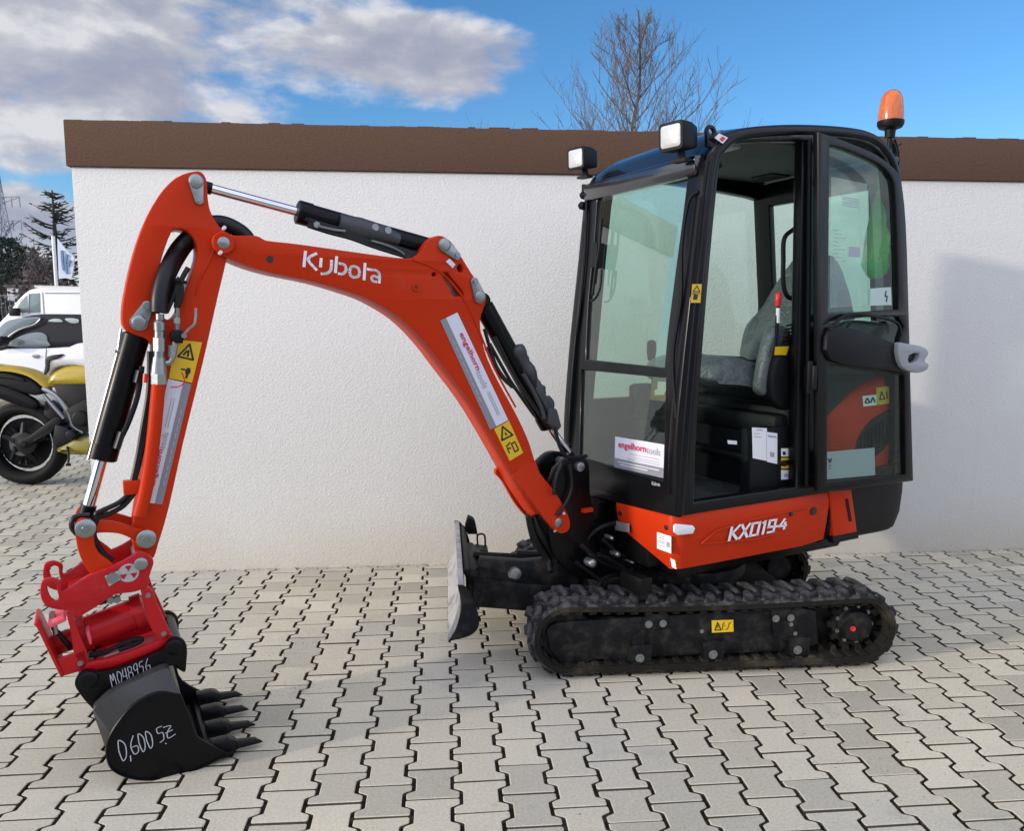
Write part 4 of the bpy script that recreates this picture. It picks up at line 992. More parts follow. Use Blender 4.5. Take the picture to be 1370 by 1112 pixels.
# ---- inside the cab
mb = MB(); mb.box(HS, -.22, a_lo - .03, .70, .715, W0n + .03, W1n - .05); build('cab_floor', mb, matm, cab)
mb = MB()
zs0 = .72
seat_f = -.02
mb.box(HS, a_rr + .06, -.20, zs0, 1.10, W0n + .06, W1n - .05); build('seat_box', mb, plastic, cab, bevel=.02)
mb = MB(); mb.box(HS, -.30, -.13, .98, 1.07, -.42, .22); mb.box(HS, a_rr + .08, -.12, .84, .88, -.44, W1n - .06); build('seat_base', mb, plastic, cab, bevel=.02)
seat = bpy.data.objects.new('seat', None); COL.objects.link(seat); seat.parent = cab; seat['label'] = 'operator seat under a loose dark vinyl cover'
wc0 = -.10
def puff(name, ctrl, half, mat, parent, wc, seed, amp=.012, ns=16, top=.78):
    """closed profile ctrl in (a,z) swept across, pinched at the sides, with crumples"""
    prof = cr(ctrl, 5); kk = len(prof); ca = sum(p[0] for p in prof) / kk; cz = sum(p[1] for p in prof) / kk
    vs = []; fs = []; rr = random.Random(seed); ph = [rr.uniform(0, 6) for _ in range(8)]
    for i in range(ns + 1):
        u = -1 + 2 * i / ns; sc = 1 - .22 * abs(u) ** 4
        for j, (a, z) in enumerate(prof):
            dx, dz = a - ca, z - cz; L = math.hypot(dx, dz) or 1
            d = amp * (math.sin(9 * u + ph[0] + j * .35) * .5 + math.sin(23 * u + ph[1] - j * .22) * .35 + math.sin(j * .9 + ph[2] + 4 * u) * .4)
            wv = half * u * (1 - (1 - top) * max(0, min(1, (z - cz) / .35)))
            vs.append(H(ca + dx * sc + dx / L * d, wc + wv, cz + dz * sc + dz / L * d))
    for i in range(ns):
        for j in range(kk): fs.append((i * kk + j, i * kk + (j + 1) % kk, (i + 1) * kk + (j + 1) % kk, (i + 1) * kk + j))
    fs += [tuple(range(kk - 1, -1, -1)), tuple(range(ns * kk, (ns + 1) * kk))]
    mb = MB(); mb.add(vs, fs); return build(name, mb, mat, parent, smooth=60)
sc0 = HS.TT([(936, 515), (934, 490), (955, 477), (985, 478), (1020, 488), (1035, 500), (1030, 518), (990, 520)], -.25)
puff('seat_cushion', sc0, .24, seatcover, seat, -.08, 2, .010)
bk = HS.TT([(984, 490), (992, 450), (1012, 405), (1037, 352), (1050, 347), (1062, 352), (1066, 400), (1060, 470), (1050, 520), (1005, 515)], .10)
puff('seat_backrest', bk, .21, seatcover, seat, -.09, 5, .014, top=.55)
sb = HS.TT([(1018, 520), (1024, 470), (1040, 430), (1060, 440), (1068, 500), (1050, 545)], -.36)
# control console by the door with arm rest, lever with red knob
mb = MB(); mb.plate(HS, cr(HS.TT([(1033, 530), (1036, 490), (1048, 465), (1066, 450), (1085, 455), (1085, 560), (1060, 552), (1045, 545)], W0n + .07), 3), [], W0n + .07, W0n + .14, .015)
con = build('control_console', mb, plastic, cab, smooth=45)
mb = MB(); mb.plate(HS, cr(HS.TT([(1018, 525), (1024, 480), (1036, 440), (1052, 436), (1060, 448), (1040, 480), (1035, 525)], W0n + .10), 3), [], W0n + .10, W0n + .16, .02); build('console_cover', mb, seatcover, cab, smooth=50)
mb = MB()
for i in range(6): mb.tube([HS.W(1052 - i * 1.6, 436 + i * 5, W0n + .065), HS.W(1075, 431 + i * 5, W0n + .065)], .004, 6)
build('bellows', mb, blackpr, con)
mb = MB(); mb.tube(cr3([HS.W(x, y, W0n + .10) for x, y in ((1034, 520), (1033, 490), (1038, 455), (1040, 425), (1041, 410))], 4), [.008] * 9 + [.008] * 8, 8)
lev = build('control_lever', mb, plastic, cab)
mb = MB(); mb.tube([HS.W(1040.5, 432, W0n + .098), HS.W(1041, 412, W0n + .098)], .0085, 8); build('lever_label', mb, whitep, lev)
mb = MB(); p0 = HS.W(1040.5, 410, W0n + .10); p1 = HS.W(1041.5, 391, W0n + .10); mb.revolve(p0, (p1 - p0), [(0, .011), (.02, .014), (.05, .015), (.058, .010), (.06, .004)], 14); build('lever_knob', mb, redp, lev, label='red lever knob')
mb = MB(); q = quad(HS, W0n + .066, (1037, 464), (1056, 463), (1052, 475), (1036, 475)); mb.rect(q, 0, 0, 1, 1); build('yellow_tag', mb, yellow, con, smooth=0)
# far console, steering levers, pedals seen through the screen
mb = MB(); mb.box(HS, .02, .14, 1.02, 1.17, W1n - .13, W1n - .06); mb.box(HS, -.24, .12, .92, 1.0, W1n - .16, W1n - .06)
build('far_console', mb, plastic, cab, bevel=.02)
mb = MB()
for w in (-.16, -.06): mb.tube(cr3([H(.26, w, .72), H(.22, w, .95), H(.26, w, 1.12), H(.24, w, 1.18)], 4), .009, 8); mb.revolve(H(.24, w, 1.17), UP, [(0, .013), (.06, .015), (.07, .008)], 12)
build('travel_lever', mb, plastic, cab); mb = MB()
mb.tube(cr3([H(.0, W1n - .10, 1.17), H(.02, W1n - .10, 1.24), H(.03, W1n - .1, 1.32)], 4), .012, 8); mb.revolve(H(.03, W1n - .10, 1.28), UP, [(0, .017), (.05, .024), (.09, .022), (.10, .01)], 12)
build('joystick', mb, plastic, cab)
mb = MB(); mb.tube(cr3([HS.W(x, y, W0n + .10) for x, y in ((1072, 302), (1060, 308), (1049, 320), (1048, 350), (1048, 380), (1054, 397), (1068, 400))], 4), .010, 8); build('inner_grab_handle', mb, plastic, cab)
# data labels on the seat box
SBF = Frame(H(-.20 + .002, 0, 0), m, UP, h)
def sticker(name, corners, rows_, mats, n=.004, fr=HS, w=None):
    w = W0n + .055 if w is None else w
    mb = MB(); q = quad(fr, w, *corners); mb.rect(q, 0, 0, 1, 1, 0)
    for (x0, y0, x1, y1) in rows_: mb.rect(lift(q, .001), x0, y0, x1, y1, 1)
    return build(name, mb, mats, cab, smooth=0)
mb = MB(); mb.plate(HS, HS.TT([(935, 640), (935, 560), (1068, 545), (1068, 652), (1040, 660)], W0n + .10), [], W0n + .062, W0n + .08, .003)
mb2 = MB(); a_p = HS.T(1000, 600, -.38)[0]
mb2.box(HS, -.24, -.17, .70, 1.0, -.42, W1n - .06); build('seat_riser', mb2, plastic, cab, bevel=.01)
lb = HS.T(1003, 600, W0n + .057)
mb2 = MB(); mb2.box(HS, HS.T(1066, 600, W0n + .07)[0], HS.T(1002, 600, W0n + .07)[0], .72, 1.02, W0n + .058, W0n + .12); build('side_console_panel', mb2, plastic, cab, bevel=.008)
sticker('data_label', ((1006, 572), (1026, 573), (1026, 617), (1007, 613)), [(.3, .92, .7, .95), (.1, .8, .5, .82), (.1, .7, .6, .72)], [whitep, greypr])
sticker('data_label', ((1026, 578), (1040, 580), (1040, 621), (1026, 618)), [(.1, .85, .9, .9), (.3, .2, .7, .35)], [whitep, greypr], w=W0n + .053)
sticker('data_label', ((1045, 600), (1055, 600), (1055, 611), (1045, 611)), [(.2, .2, .6, .6)], [whitep, blackpr])
sticker('warning_label', ((1045, 613), (1063, 613), (1063, 627), (1045, 627)), [(.1, .2, .35, .8), (.65, .2, .9, .8)], [yellow, blackpr])
sticker('data_label', ((1045, 629), (1063, 629), (1063, 641), (1045, 642)), [(.2, .3, .6, .6)], [labelw, greypr])
mb = MB(); q = quad(HS, -.385, (973, 589), (986, 590), (986, 595), (974, 594)); mb.rect(q, 0, 0, 1, 1); build('data_label', mb, whitep, cab, smooth=0)
# bag hanging inside (a thing of its own)
bp_ = HS.W(1172, 300, -.43)
bagpts = []
zt_, zb_ = HS.T(1172, 226, -.43)[1], HS.T(1172, 373, -.43)[1]; aL, aR = HS.T(1158, 340, -.43)[0], HS.T(1190, 340, -.43)[0]
wd = abs(aL - aR) / 2 * .8; ca_ = (aL + aR) / 2
vs = []; fs = []; NS = 16; rb = random.Random(9)
prof_b = [(0, .25), (.06, .35), (.15, .30), (.3, .65), (.45, .9), (.6, 1.0), (.75, 1.05), (.88, .95), (.96, .7), (1.0, .35)]
for t, r in prof_b:
    z = zt_ + (zb_ - zt_) * t
    for j in range(NS):
        q = 2 * math.pi * j / NS; cr_ = 1 + .22 * math.sin(5 * q + t * 5) + rb.uniform(-.15, .15)
        vs.append(H(ca_ - .008 * math.sin(t * 4) + wd * r * math.cos(q) * cr_, -.43 + wd * .7 * r * math.sin(q) * cr_, z))
for i in range(len(prof_b) - 1):
    for j in range(NS): fs.append((i * NS + j, i * NS + (j + 1) % NS, (i + 1) * NS + (j + 1) % NS, (i + 1) * NS + j))
fs += [tuple(range(NS)), tuple(range((len(prof_b) - 1) * NS, len(prof_b) * NS))]
mb = MB(); mb.add(vs, fs); mb.tube([H(ca_, -.43, zt_), H(ca_ - .01, -.43, ztop_c - .09)], .004, 5)
build('plastic_bag', mb, bagm, root=H(ca_, -.43, zb_), label='crumpled bright green plastic bag hanging inside the cab behind the rear side glass', cat='bag', smooth=60)
# ---------- swing bracket
WC = 0.03                                   # lateral centre of the working equipment
sbp = lambda lst, w: HS.TT(lst, w)
mb = MB()
fp = HS.T(748, 700, WC - .11)
for w in (WC - .10, WC + .055):
    out = cr([(*HS.T(745, 628, WC - .10), 1), HS.T(760, 614, WC - .1), HS.T(776, 612, WC - .1), HS.T(788, 620, WC - .1), HS.T(790, 660, WC - .1), HS.T(796, 700, WC - .1), HS.T(806, 745, WC - .1), HS.T(800, 775, WC - .1), (*HS.T(770, 772, WC - .1), 1), HS.T(745, 748, WC - .1), HS.T(735, 715, WC - .1), HS.T(733, 690, WC - .1), HS.T(737, 655, WC - .1)], 3)
    mb.plate(HS, out, [], w, w + .045, .006)
ca0, cz0 = HS.T(785, 730, WC)
mb.revolve(H(ca0 - .02, WC, .38), UP, [(0, .07), (.30, .07)], 24)
mb.box(HS, ca0 - .12, ca0 + .02, cz0 - .13, cz0 + .10, WC - .10, WC + .10)
sw = build('swing_bracket', mb, black, EX, smooth=45)
mb = MB(); mb.revolve(HS.W(777, 625, WC - .12), m, [(-.004, .012), (0, .020), (.24, .020)], 20); build('bracket_pin', mb, greymetal, sw)
mb = MB()
for pts in ([(762, 622), (765, 650), (758, 672), (745, 690)], [(752, 620), (744, 640), (741, 662)], [(742, 572), (750, 600), (762, 612), (785, 610)]):
    mb.tube(cr3([HS.W(a, b, WC - .125) for a, b in pts]), .008, 8)
for pts in ([(713, 690), (722, 712), (740, 742), (748, 752)], [(718, 688), (733, 715), (752, 742), (760, 750)], [(724, 690), (745, 725), (765, 748)], [(708, 694), (716, 720), (733, 748), (738, 765)]):
    mb.tube(cr3([HS.W(a, b, WC - .06 + random.uniform(-.03, .03)) for a, b in pts]), .013, 8)
build('bracket_hose', mb, hose, sw, label='black hoses running down beside the boom foot')
mb = MB(); mb.box(HS, HS.T(790, 690, WC - .1)[0], HS.T(777, 690, WC - .1)[0], HS.T(780, 685, WC - .1)[1], HS.T(780, 680, WC - .1)[1], WC - .12, WC - .10); build('bracket_tab', mb, orange, sw)
# filler between bracket and cab (dark battery / pump cover)
mb = MB(); mb.box(HS, .30, .445, .44, .70, -.30, .34); build('front_deck_cover', mb, black, EX, bevel=.02)
mb = MB(); mb.revolve(H(.46, -.02, .47), h, [(0, .045), (.12, .045), (.14, .03)], 20); mb.tube(cr3([H(.46, -.1, .60), H(.56, -.08, .57), H(.60, -.04, .48)]), .014, 8); mb.tube(cr3([H(.46, .05, .62), H(.55, .06, .60), H(.62, .04, .52)]), .014, 8)
mb.box(HS, .47, .53, .36, .43, -.36, -.22)
build('swing_cylinder', mb, black, EX, bevel=.002)
# blade side arm block visible at the near side
mb = MB(); mb.plate(TS, TS.TT([(642, 748), (700, 752), (775, 745), (775, 790), (742, 800), (710, 812), (650, 812), (640, 790), (640, 760)], -.22), [], -.22, -.16, .008)
build('blade_arm_bracket', mb, underpaint, EX)

# ---------- boom
nw = WC - .076; fwid = WC + .076
up = [(299, 308), (310, 314.5), (342, 315), (355, 321), (368, 323), (400, 326.5), (460, 335), (530, 344.5), (552, 345, 1)]
ear = [(562, 338), (570, 325), (580, 317), (589, 315), (597, 318), (608, 328), (628, 360), (646, 388), (651, 400), (648, 411), (643, 428), (645, 450), (652, 478), (668, 512), (690, 552), (706, 586), (714, 610)]
foot = [(722, 633), (738, 654), (750, 676), (757, 692), (759, 703), (753, 711), (744, 711), (735, 704), (722, 690), (712, 676), (703, 662)]
lowe = [(690, 640), (661, 588), (632, 540), (600, 497), (571, 459), (539, 427), (500, 403), (469, 391), (421.8, 377), (368.7, 366), (334.5, 356.5), (306, 345), (293, 340), (285, 328), (288, 314)]
def corner(lst): return [(*HS.T(q[0], q[1], nw), *([1] if len(q) > 2 else [])) for q in lst]
bo = cr(corner(up + ear + foot + lowe), 3)
def hol(lst, w=nw, n=3): return cr(HS.TT(lst, w), n)
hb = [hol([(592, 368), (598, 364), (606, 374), (618, 388), (620, 396), (614, 396), (606, 396), (602, 386)]), hol([(613, 355), (616, 353), (619, 357), (619, 363), (615, 364), (612, 360)]), hol([(578, 367), (581, 364), (584, 367), (581, 370)])]
mb = MB(); mb.plate(HS, bo, hb, nw, fwid, .006)
boom = build('boom', mb, orange, EX, smooth=40)
# raised weld line / lower box edge, boss rings, pins
mb = MB(); mb.tube([HS.W(x, y, nw - .001) for x, y in cr([(552, 347), (580, 358), (600, 374), (622, 402), (640, 440), (660, 490), (690, 545)], 4, False)], .004, 6); build('weld_seam', mb, orange, boom)
for (x, y, r, t) in ((748, 700, .036, .05), (299.5, 324.5, .036, .016), (557, 384, .016, .008)):
    mb = MB(); mb.revolve(HS.W(x, y, nw - t + .002), m, [(0, r * .92), (.004, r), (.124 + 2 * t, r), (.128 + 2 * t, r * .92)], 28)
    build('boom_boss', mb, orange, boom)
# foot flare plates: cheeks widen towards the pivot
mb = MB(); fl = cr(HS.TT([(716, 615), (724, 634), (739, 655), (751, 677), (758, 695), (757, 707), (748, 712), (738, 707), (722, 689), (700, 655), (688, 638)], nw - .02), 3)
vs = []; kk = len(fl)
top_z = max(p[1] for p in fl); bot_z = min(p[1] for p in fl)
for sgn, base_w in ((-1, nw + .004), (1, fwid - .004)):
    mbs = [(a, z, base_w + sgn * .047 * min(1, max(0, (top_z - z) / (top_z - bot_z) * 1.5))) for a, z in fl]
    v0 = [H(a, w, z) for a, z, w in mbs] + [H(a, w - sgn * .02, z) for a, z, w in mbs]
    mb = MB(); mb.add(v0, [tuple(range(kk)), tuple(range(2 * kk - 1, kk - 1, -1))] + [(i, (i + 1) % kk, kk + (i + 1) % kk, kk + i) for i in range(kk)])
    build('foot_cheek', mb, orange, boom, smooth=35)
mb = MB(); mb.revolve(HS.W(748, 700, nw - .052), m, [(0, .017), (.002, .02), (.23, .02)], 20); build('pivot_pin', mb, zinc, boom); mb = MB(); mb.revolve(HS.W(299.5, 324.5, nw - .017), m, [(0, .016), (.002, .019), (.16, .019)], 20)
build('pivot_pin', mb, zinc, boom)
for x, y in ((757, 690), (741, 712), (718, 694)):
    pass
mb = MB()
for x, y in ((753, 689), (742, 711), (294, 339), (299, 306)): mb = MB(); mb.tube([HS.W(x, y, nw - .03), HS.W(x + 1.5, y - 2, nw - .045)], .006, 8); build('grease_nipple', mb, labelw, boom)
mb = MB(); mb.revolve(HS.W(361, 346.7, nw - .0015), m, [(0, .012), (.01, .012)], 18); mb.revolve(HS.W(557, 384, nw - .008), m, [(0, .006), (.01, .006)], 12)
mb.revolve(HS.W(618, 391, nw + .08), -m, [(0, .03), (.04, .03)], 16)
build('boom_hole', mb, blackpr, boom)
def keeper(parent, p_px, q_px, w, r0=.026, r1=.017, r2=.022, t=.009):
    """zinc pin with a tapered keeper plate: p is the pin, q the bolt"""
    a0, z0 = HS.T(*p_px, w); a1, z1 = HS.T(*q_px, w); ang = math.atan2(z1 - z0, a1 - a0)
    out = arc((a0, z0), r0, ang + R(100), ang + R(260), 10) + arc((a1, z1), r1, ang - R(100), ang + R(100), 8)
    mb = MB(); mb.plate(HS, out, [], w - t, w, .002); k_ = build('pin_keeper', mb, zinc, parent)
    mb = MB(); mb.revolve(H(a0, w - t - .010, z0), m, [(0, r2 * .6), (.001, r2 * .85), (.004, r2), (.03, r2)], 20); build('pin_head', mb, zinc, k_)
    bolts(k_, [H(a1, w - t, z1)], -m, .8)
keeper(boom, (594, 328), (610, 342), nw)
keeper(boom, (641, 397), (634, 377), nw)
mb = MB(); mb.plate(HS, HS.TT([(596, 350), (601, 346), (609, 354), (605, 359)], nw), [], nw - .006, nw, .002); build('name_plate', mb, labelw, boom)
# maker lettering: stencilled strokes
mb = MB(); q = quad(HS, nw - .0015, (407, 336), (511, 355), (510, 375), (405, 356))
# unit box: descender room included through y<0
K = [[(.015, 0), (.015, 1)], [(.15, 1.0), (.055, .52), (.17, -.08)]]
U = [[(.215, .72), (.215, .18)], [(.345, .72), (.345, .10), (.30, -.18), (.235, -.28)]]
B = [[(.405, 1.02), (.405, -.02)], [(.445, .62), (.51, .58), (.535, .28), (.50, -.02), (.445, -.06)]]
O_ = [[(.585, .30), (.60, .52), (.64, .60), (.69, .52), (.71, .27)], [(.585, .18), (.60, -.04), (.64, -.12), (.69, -.04), (.708, .14)]]
Tt = [[(.775, .92), (.775, -.16)], [(.81, .58), (.845, .58)]]
A = [[(.975, -.18), (.975, .30), (.955, .52), (.915, .60), (.87, .58)], [(.945, .16), (.905, .20), (.875, .10), (.885, -.12), (.935, -.16)]]
mb.strokes(q, K + U + B + O_ + Tt + A, .17, 0, 3, 4.6); build('maker_lettering', mb, whitep, boom, smooth=0)
def dealer_strip(parent, fr, n, tl, tr, br, bl, grey_left):
    mb = MB(); q = quad(fr, n, tl, tr, br, bl); mb.rect(q, 0, 0, 1, 1, 0); q2 = lift(q, .0012); q3 = lift(q, .0024)
    # text runs along the strip; r(u,v): u along, v across
    mb.rect(q2, 0, 0, 1, 1, 0) if False else None
    return mb, q, q2, q3
# boom strip
mb, q, q2, q3 = dealer_strip(boom, HS, nw - .0015, (589, 429), (612, 418), (680, 562), (656, 575), True)
mb.rect(q2, 0, 0, .33, 1, 1)
r_ = lambda u, v: q3(v, 1 - u)
mb.text(r_, 'engelhorn', 2, bold=.02, x0=.16, x1=.50, y0=.52, y1=.86); mb.text(r_, 'tools', 3, x0=.505, x1=.66, y0=.52, y1=.82)
for v in (.62, .72): mb.rect(r_, .70, v, .92, v + .03, 3)
for xx in range(9): mb.rect(r_, .18 + xx * .065, .13, .225 + xx * .065, .19, 3)
build('dealer_strip', mb, [labelw, labelg, magenta, greypr], boom, smooth=0, label='white and grey dealer strip with red lettering on the boom side')
mb = MB(); q = quad(HS, nw - .0015, (661, 574), (681, 563), (700, 606), (682, 617)); mb.rect(q, 0, 0, 1, 1, 0); q2 = lift(q, .001)
mb.strokes(q2, [[(.12, .62), (.5, .95), (.85, .60), (.12, .62)]], .05, 1, 1, .5); mb.add([q2(.42, .68), q2(.58, .68), q2(.5, .80)], [(0, 1, 2)], 1); mb.strokes(q2, [[(.2, .40), (.5, .45)], [(.2, .2), (.2, .35), (.4, .3)], [(.55, .15), (.55, .4), (.8, .4), (.8, .15), (.55, .15)]], .04, 1, 1, .5)
build('warning_label', mb, [yellow, blackpr], boom, smooth=0, label='yellow warning label low on the boom')

# ---------- cylinders
def cyl_part(name, p0, p1, p2, rb_, rr_, w, parent, label=None, mount=.03):
    """barrel p0-p1, rod p1-p2 in pixel points on the lateral plane w"""
    A, B, D = HS.W(*p0, w), HS.W(*p1, w), HS.W(*p2, w)
    mb = MB(); d = (B - A).normalized(); L = (B - A).length
    mb.revolve(A, d, [(0, rb_ * .7), (.008, rb_), (L - .05, rb_), (L - .05, rb_ * 1.08), (L - .004, rb_ * 1.08), (L, rb_ * .95), (L, rr_ * 1.1)], 24)
    o = build(name, mb, black, parent, label=label)
    mb = MB(); mb.cyl(B, D, rr_, n=20); build('piston_rod', mb, chrome, o)
    mb = MB(); dd = (D - B).normalized(); mb.cyl(D - dd * .0, D + dd * .035, rr_ * 1.25, n=16); mb.revolve(D + dd * .05 + m * -.03, m, [(0, .028), (.06, .028)], 20); build('rod_eye', mb, black, o)
    mb = MB(); mb.revolve(A - d * .02 - m * .03, m, [(0, .03), (.06, .03)], 20); build('barrel_eye', mb, black, o)
    return o
# arm cylinder on top of the boom
ac_ = cyl_part('arm_cylinder', (588, 336), (397, 283), (283, 252.5), .039, .0165, WC, EX, 'black arm cylinder with bright rod above the boom')
mb = MB(); mb.tube([HS.W(x, y, WC - .03) for x, y in ((453, 298), (480, 305), (510, 313), (533, 321))], [.034, .040, .036, .024], 10); build('grey_sleeve', mb, castgrey, ac_)
mb = MB()
rv = random.Random(2)
for off in range(4):
    mb.tube(cr3([HS.W(x, y + off * 3 - 4, WC - .045 - off * .004) for x, y in ((412, 297), (440, 306), (470, 314), (500, 325), (535, 336), (556, 342), (572, 338))], 4), .0075, 7)
mb.tube(cr3([HS.W(x, y, WC - .05) for x, y in ((408, 292), (425, 303), (452, 306), (470, 300))], 4), .008, 7)
build('cylinder_hose', mb, hose, ac_)
mb = MB(); mb.tube(cr3([HS.W(x, y, WC - .07) for x, y in ((425, 302), (445, 307), (462, 309))], 4), .0045, 6); mb.revolve(HS.W(423, 301, WC - .06), -m, [(-.01, .012), (.01, .012)], 6)
for x, y in ((502, 304), (519, 308)): mb.revolve(HS.W(x, y, WC - .062), -m, [(-.01, .013), (.004, .013)], 10)
mb.tube(cr3([HS.W(x, y, WC - .072) for x, y in ((497, 322), (515, 327), (532, 334), (541, 340))], 4), .0035, 6)
build('pipe_fitting', mb, zinc, ac_)
# boom cylinder behind the boom
bc_ = cyl_part('boom_cylinder', (646, 408), (735, 570), (760, 606), .040, .017, WC, EX, 'black boom cylinder between boom and cab')
mb = MB()
for o2, pts in enumerate(([(650, 465), (672, 505), (690, 520)], [(655, 460), (680, 505), (700, 535), (715, 556)], [(662, 450), (690, 505), (716, 545), (730, 565)], [(648, 440), (664, 490), (685, 518)])):
    mb.tube(cr3([HS.W(x, y, WC - .05) for x, y in pts], 4), .0075, 7)
build('cylinder_hose', mb, hose, bc_)
rv = random.Random(21); gp_ = cr3([HS.W(x, y, WC - .03) for x, y in ((690, 462), (700, 482), (712, 505), (722, 526), (731, 541), (740, 560))], 5)
mb = MB(); mb.tube(gp_, [.012 + .020 * abs(math.sin(i * .55)) ** .5 + rv.uniform(-.005, .006) for i in range(len(gp_))], 9); mb.tube(cr3([HS.W(x, y, WC - .06) for x, y in ((700, 500), (712, 520), (724, 545), (728, 560))], 4), .009, 7)
build('hose_guard', mb, castgrey, bc_, smooth=50)
mb = MB(); mb.prism(HS, HS.TT([(716, 506), (728, 528), (735, 541), (728, 546), (714, 522)], WC - .05), WC - .07, WC + .03); build('guard_clamp', mb, castgrey, bc_, bevel=.005)
mb = MB(); mb.prism(HS, HS.TT([(732, 540), (744, 548), (750, 570), (744, 578), (732, 566)], WC - .05), WC - .06, WC + .03); build('guard_clamp', mb, castgrey, bc_, bevel=.005)

# ---------- arm (dipper)
aw = WC - .058; afw = WC + .058
ao = [(262, 228.5), (272, 232), (277, 243), (278, 260), (281, 280), (290, 298), (302, 312), (308, 325), (304, 345), (291, 400), (272, 484), (246, 590), (226, 680), (212, 728), (206, 746), (196, 752), (183, 745), (178, 728), (178, 700), (186, 650), (200, 575), (212, 520), (214, 490), (207, 468), (196, 454), (180, 448), (167, 440), (163, 425), (166, 395), (177, 345), (192, 300), (212, 262), (236, 237)]
ao = cr(HS.TT(ao, aw), 3)
ah = hol([(229, 311), (238, 306), (250, 309), (260, 320), (264, 335), (262, 350), (254, 372), (243, 402), (236, 420), (226, 428), (214, 420), (207, 400), (211, 370), (218, 340)], aw)
mb = MB(); mb.plate(HS, ao, [ah], aw, afw, .006); arm = build('dipper_arm', mb, orange, EX, smooth=40)
mb = MB()
mb.tube(cr3([HS.W(x, y, aw - .001) for x, y in ((262, 395), (268, 372), (282, 345), (290, 320))], 5), .0035, 6)
build('weld_seam', mb, orange, arm)
mb = MB()
for x, y, r in ((197, 722, .036),): mb.revolve(HS.W(x, y, aw - .012), m, [(0, r * .92), (.004, r), (.136, r), (.14, r * .92)], 28)
build('arm_boss', mb, orange, arm)
keeper(arm, (262, 243), (266, 268), aw, .024, .014)
keeper(arm, (186, 431), (197, 410), aw, .028, .018)
mb, q, q2, q3 = dealer_strip(arm, HS, aw - .0015, (225, 507), (256, 514), (217, 675), (188, 672), False)
mb.rect(q2, .66, 0, 1, 1, 1); r_ = lambda u, v: q3(1 - v, u)
mb.text(r_, 'engelhorn', 2, bold=.02, x0=.14, x1=.44, y0=.46, y1=.76); mb.text(r_, 'tools', 3, x0=.445, x1=.58, y0=.46, y1=.72)
for v in (.54, .66): mb.rect(r_, .62, v, .86, v + .03, 3)
for xx in range(10): mb.rect(r_, .15 + xx * .065, .12, .195 + xx * .065, .18, 3)
build('dealer_strip', mb, [labelw, labelg, magenta, greypr], arm, smooth=0, label='white and grey dealer strip with red lettering on the arm')
mb = MB(); q = quad(HS, aw - .0015, (235, 454), (270.5, 458), (257, 512), (226, 506)); mb.rect(q, 0, 0, 1, 1, 0); q2 = lift(q, .001)
mb.strokes(q2, [[(.2, .58), (.55, .92), (.82, .55), (.2, .58)]], .045, 1, 1, .6); mb.strokes(q2, [[(.4, .64), (.5, .74)], [(.58, .62), (.56, .76)]], .05, 1, 1, .6)
mb.add([q2(.72 + .12 * math.cos(i), .25 + .10 * math.sin(i)) for i in range(6)], [(0, 1, 2, 3, 4, 5)], 1); mb.rect(q2, .66, .08, .76, .16, 1); mb.rect(q2, .42, .26, .6, .30, 1)
build('warning_label', mb, [yellow, blackpr], arm, smooth=0, label='yellow warning label on the arm above the dealer strip')
# steel pipe, ball valve and couplings on the arm
mb = MB(); PT = lambda x, y, w=aw - .035: HS.W(x, y, w)
mb.tube([PT(214, 420), PT(214, 428)], .013, 12); mb.revolve(PT(213.5, 437), UP, [(-.02, .012), (-.012, .018), (.012, .018), (.02, .012)], 16)
mb.tube([PT(213.5, 442), PT(213, 480)], .016, 14); mb.tube([PT(213, 452), PT(213, 470)], .019, 6); mb.tube([PT(213, 478), PT(212.5, 500)], [.019, .025], 16); mb.tube([PT(212.5, 500), PT(212.5, 514)], .025, 6)
mb.tube(cr3([PT(218, 486), PT(228, 484), PT(233, 470), PT(234, 456)], 4), .009, 8); mb.tube([PT(230, 478), PT(230, 462)], .012, 6)
mb.tube([PT(237, 412), PT(237, 444)], .0085, 8); mb.tube([PT(237, 425), PT(237, 433)], .011, 6)
mb.tube(cr3([PT(246, 448, aw - .045), PT(253, 440, aw - .045), PT(261, 432, aw - .045), PT(262, 412, aw - .045)], 4), .0045, 6); mb.revolve(PT(246, 449, aw - .055), -m, [(-.02, .009), (.008, .009)], 6)
pf = build('pipe_fitting', mb, zinc, arm, smooth=35)
mb = MB(); mb.revolve(PT(237, 450), -m, [(-.02, .022), (.016, .022), (.018, .012)], 12); mb.box(HS, *sorted((HS.T(243, 455, aw)[0], HS.T(231, 455, aw)[0])), *sorted((HS.T(237, 459, aw)[1], HS.T(237, 442, aw)[1])), aw - .045, aw - .006); build('ball_valve', mb, plastic, pf, bevel=.004)
mb = MB(); mb.tube([PT(208, 447), PT(219, 446)], .004, 6); mb.tube([PT(207, 447), PT(220, 446.5)], .006, 8); mb.tube(cr3([PT(228, 518), PT(240, 517), PT(247, 510), PT(243, 498)], 4), .0022, 5); mb.tube([PT(195, 500), PT(194, 512)], .008, 8); build('red_cap_tie', mb, redp, pf)
mb = MB(); mb.tube(cr3([PT(212, 514), PT(206, 580), PT(196, 650), PT(186, 690)], 4), .022, 10); build('arm_pipe_cover', mb, orange, arm)
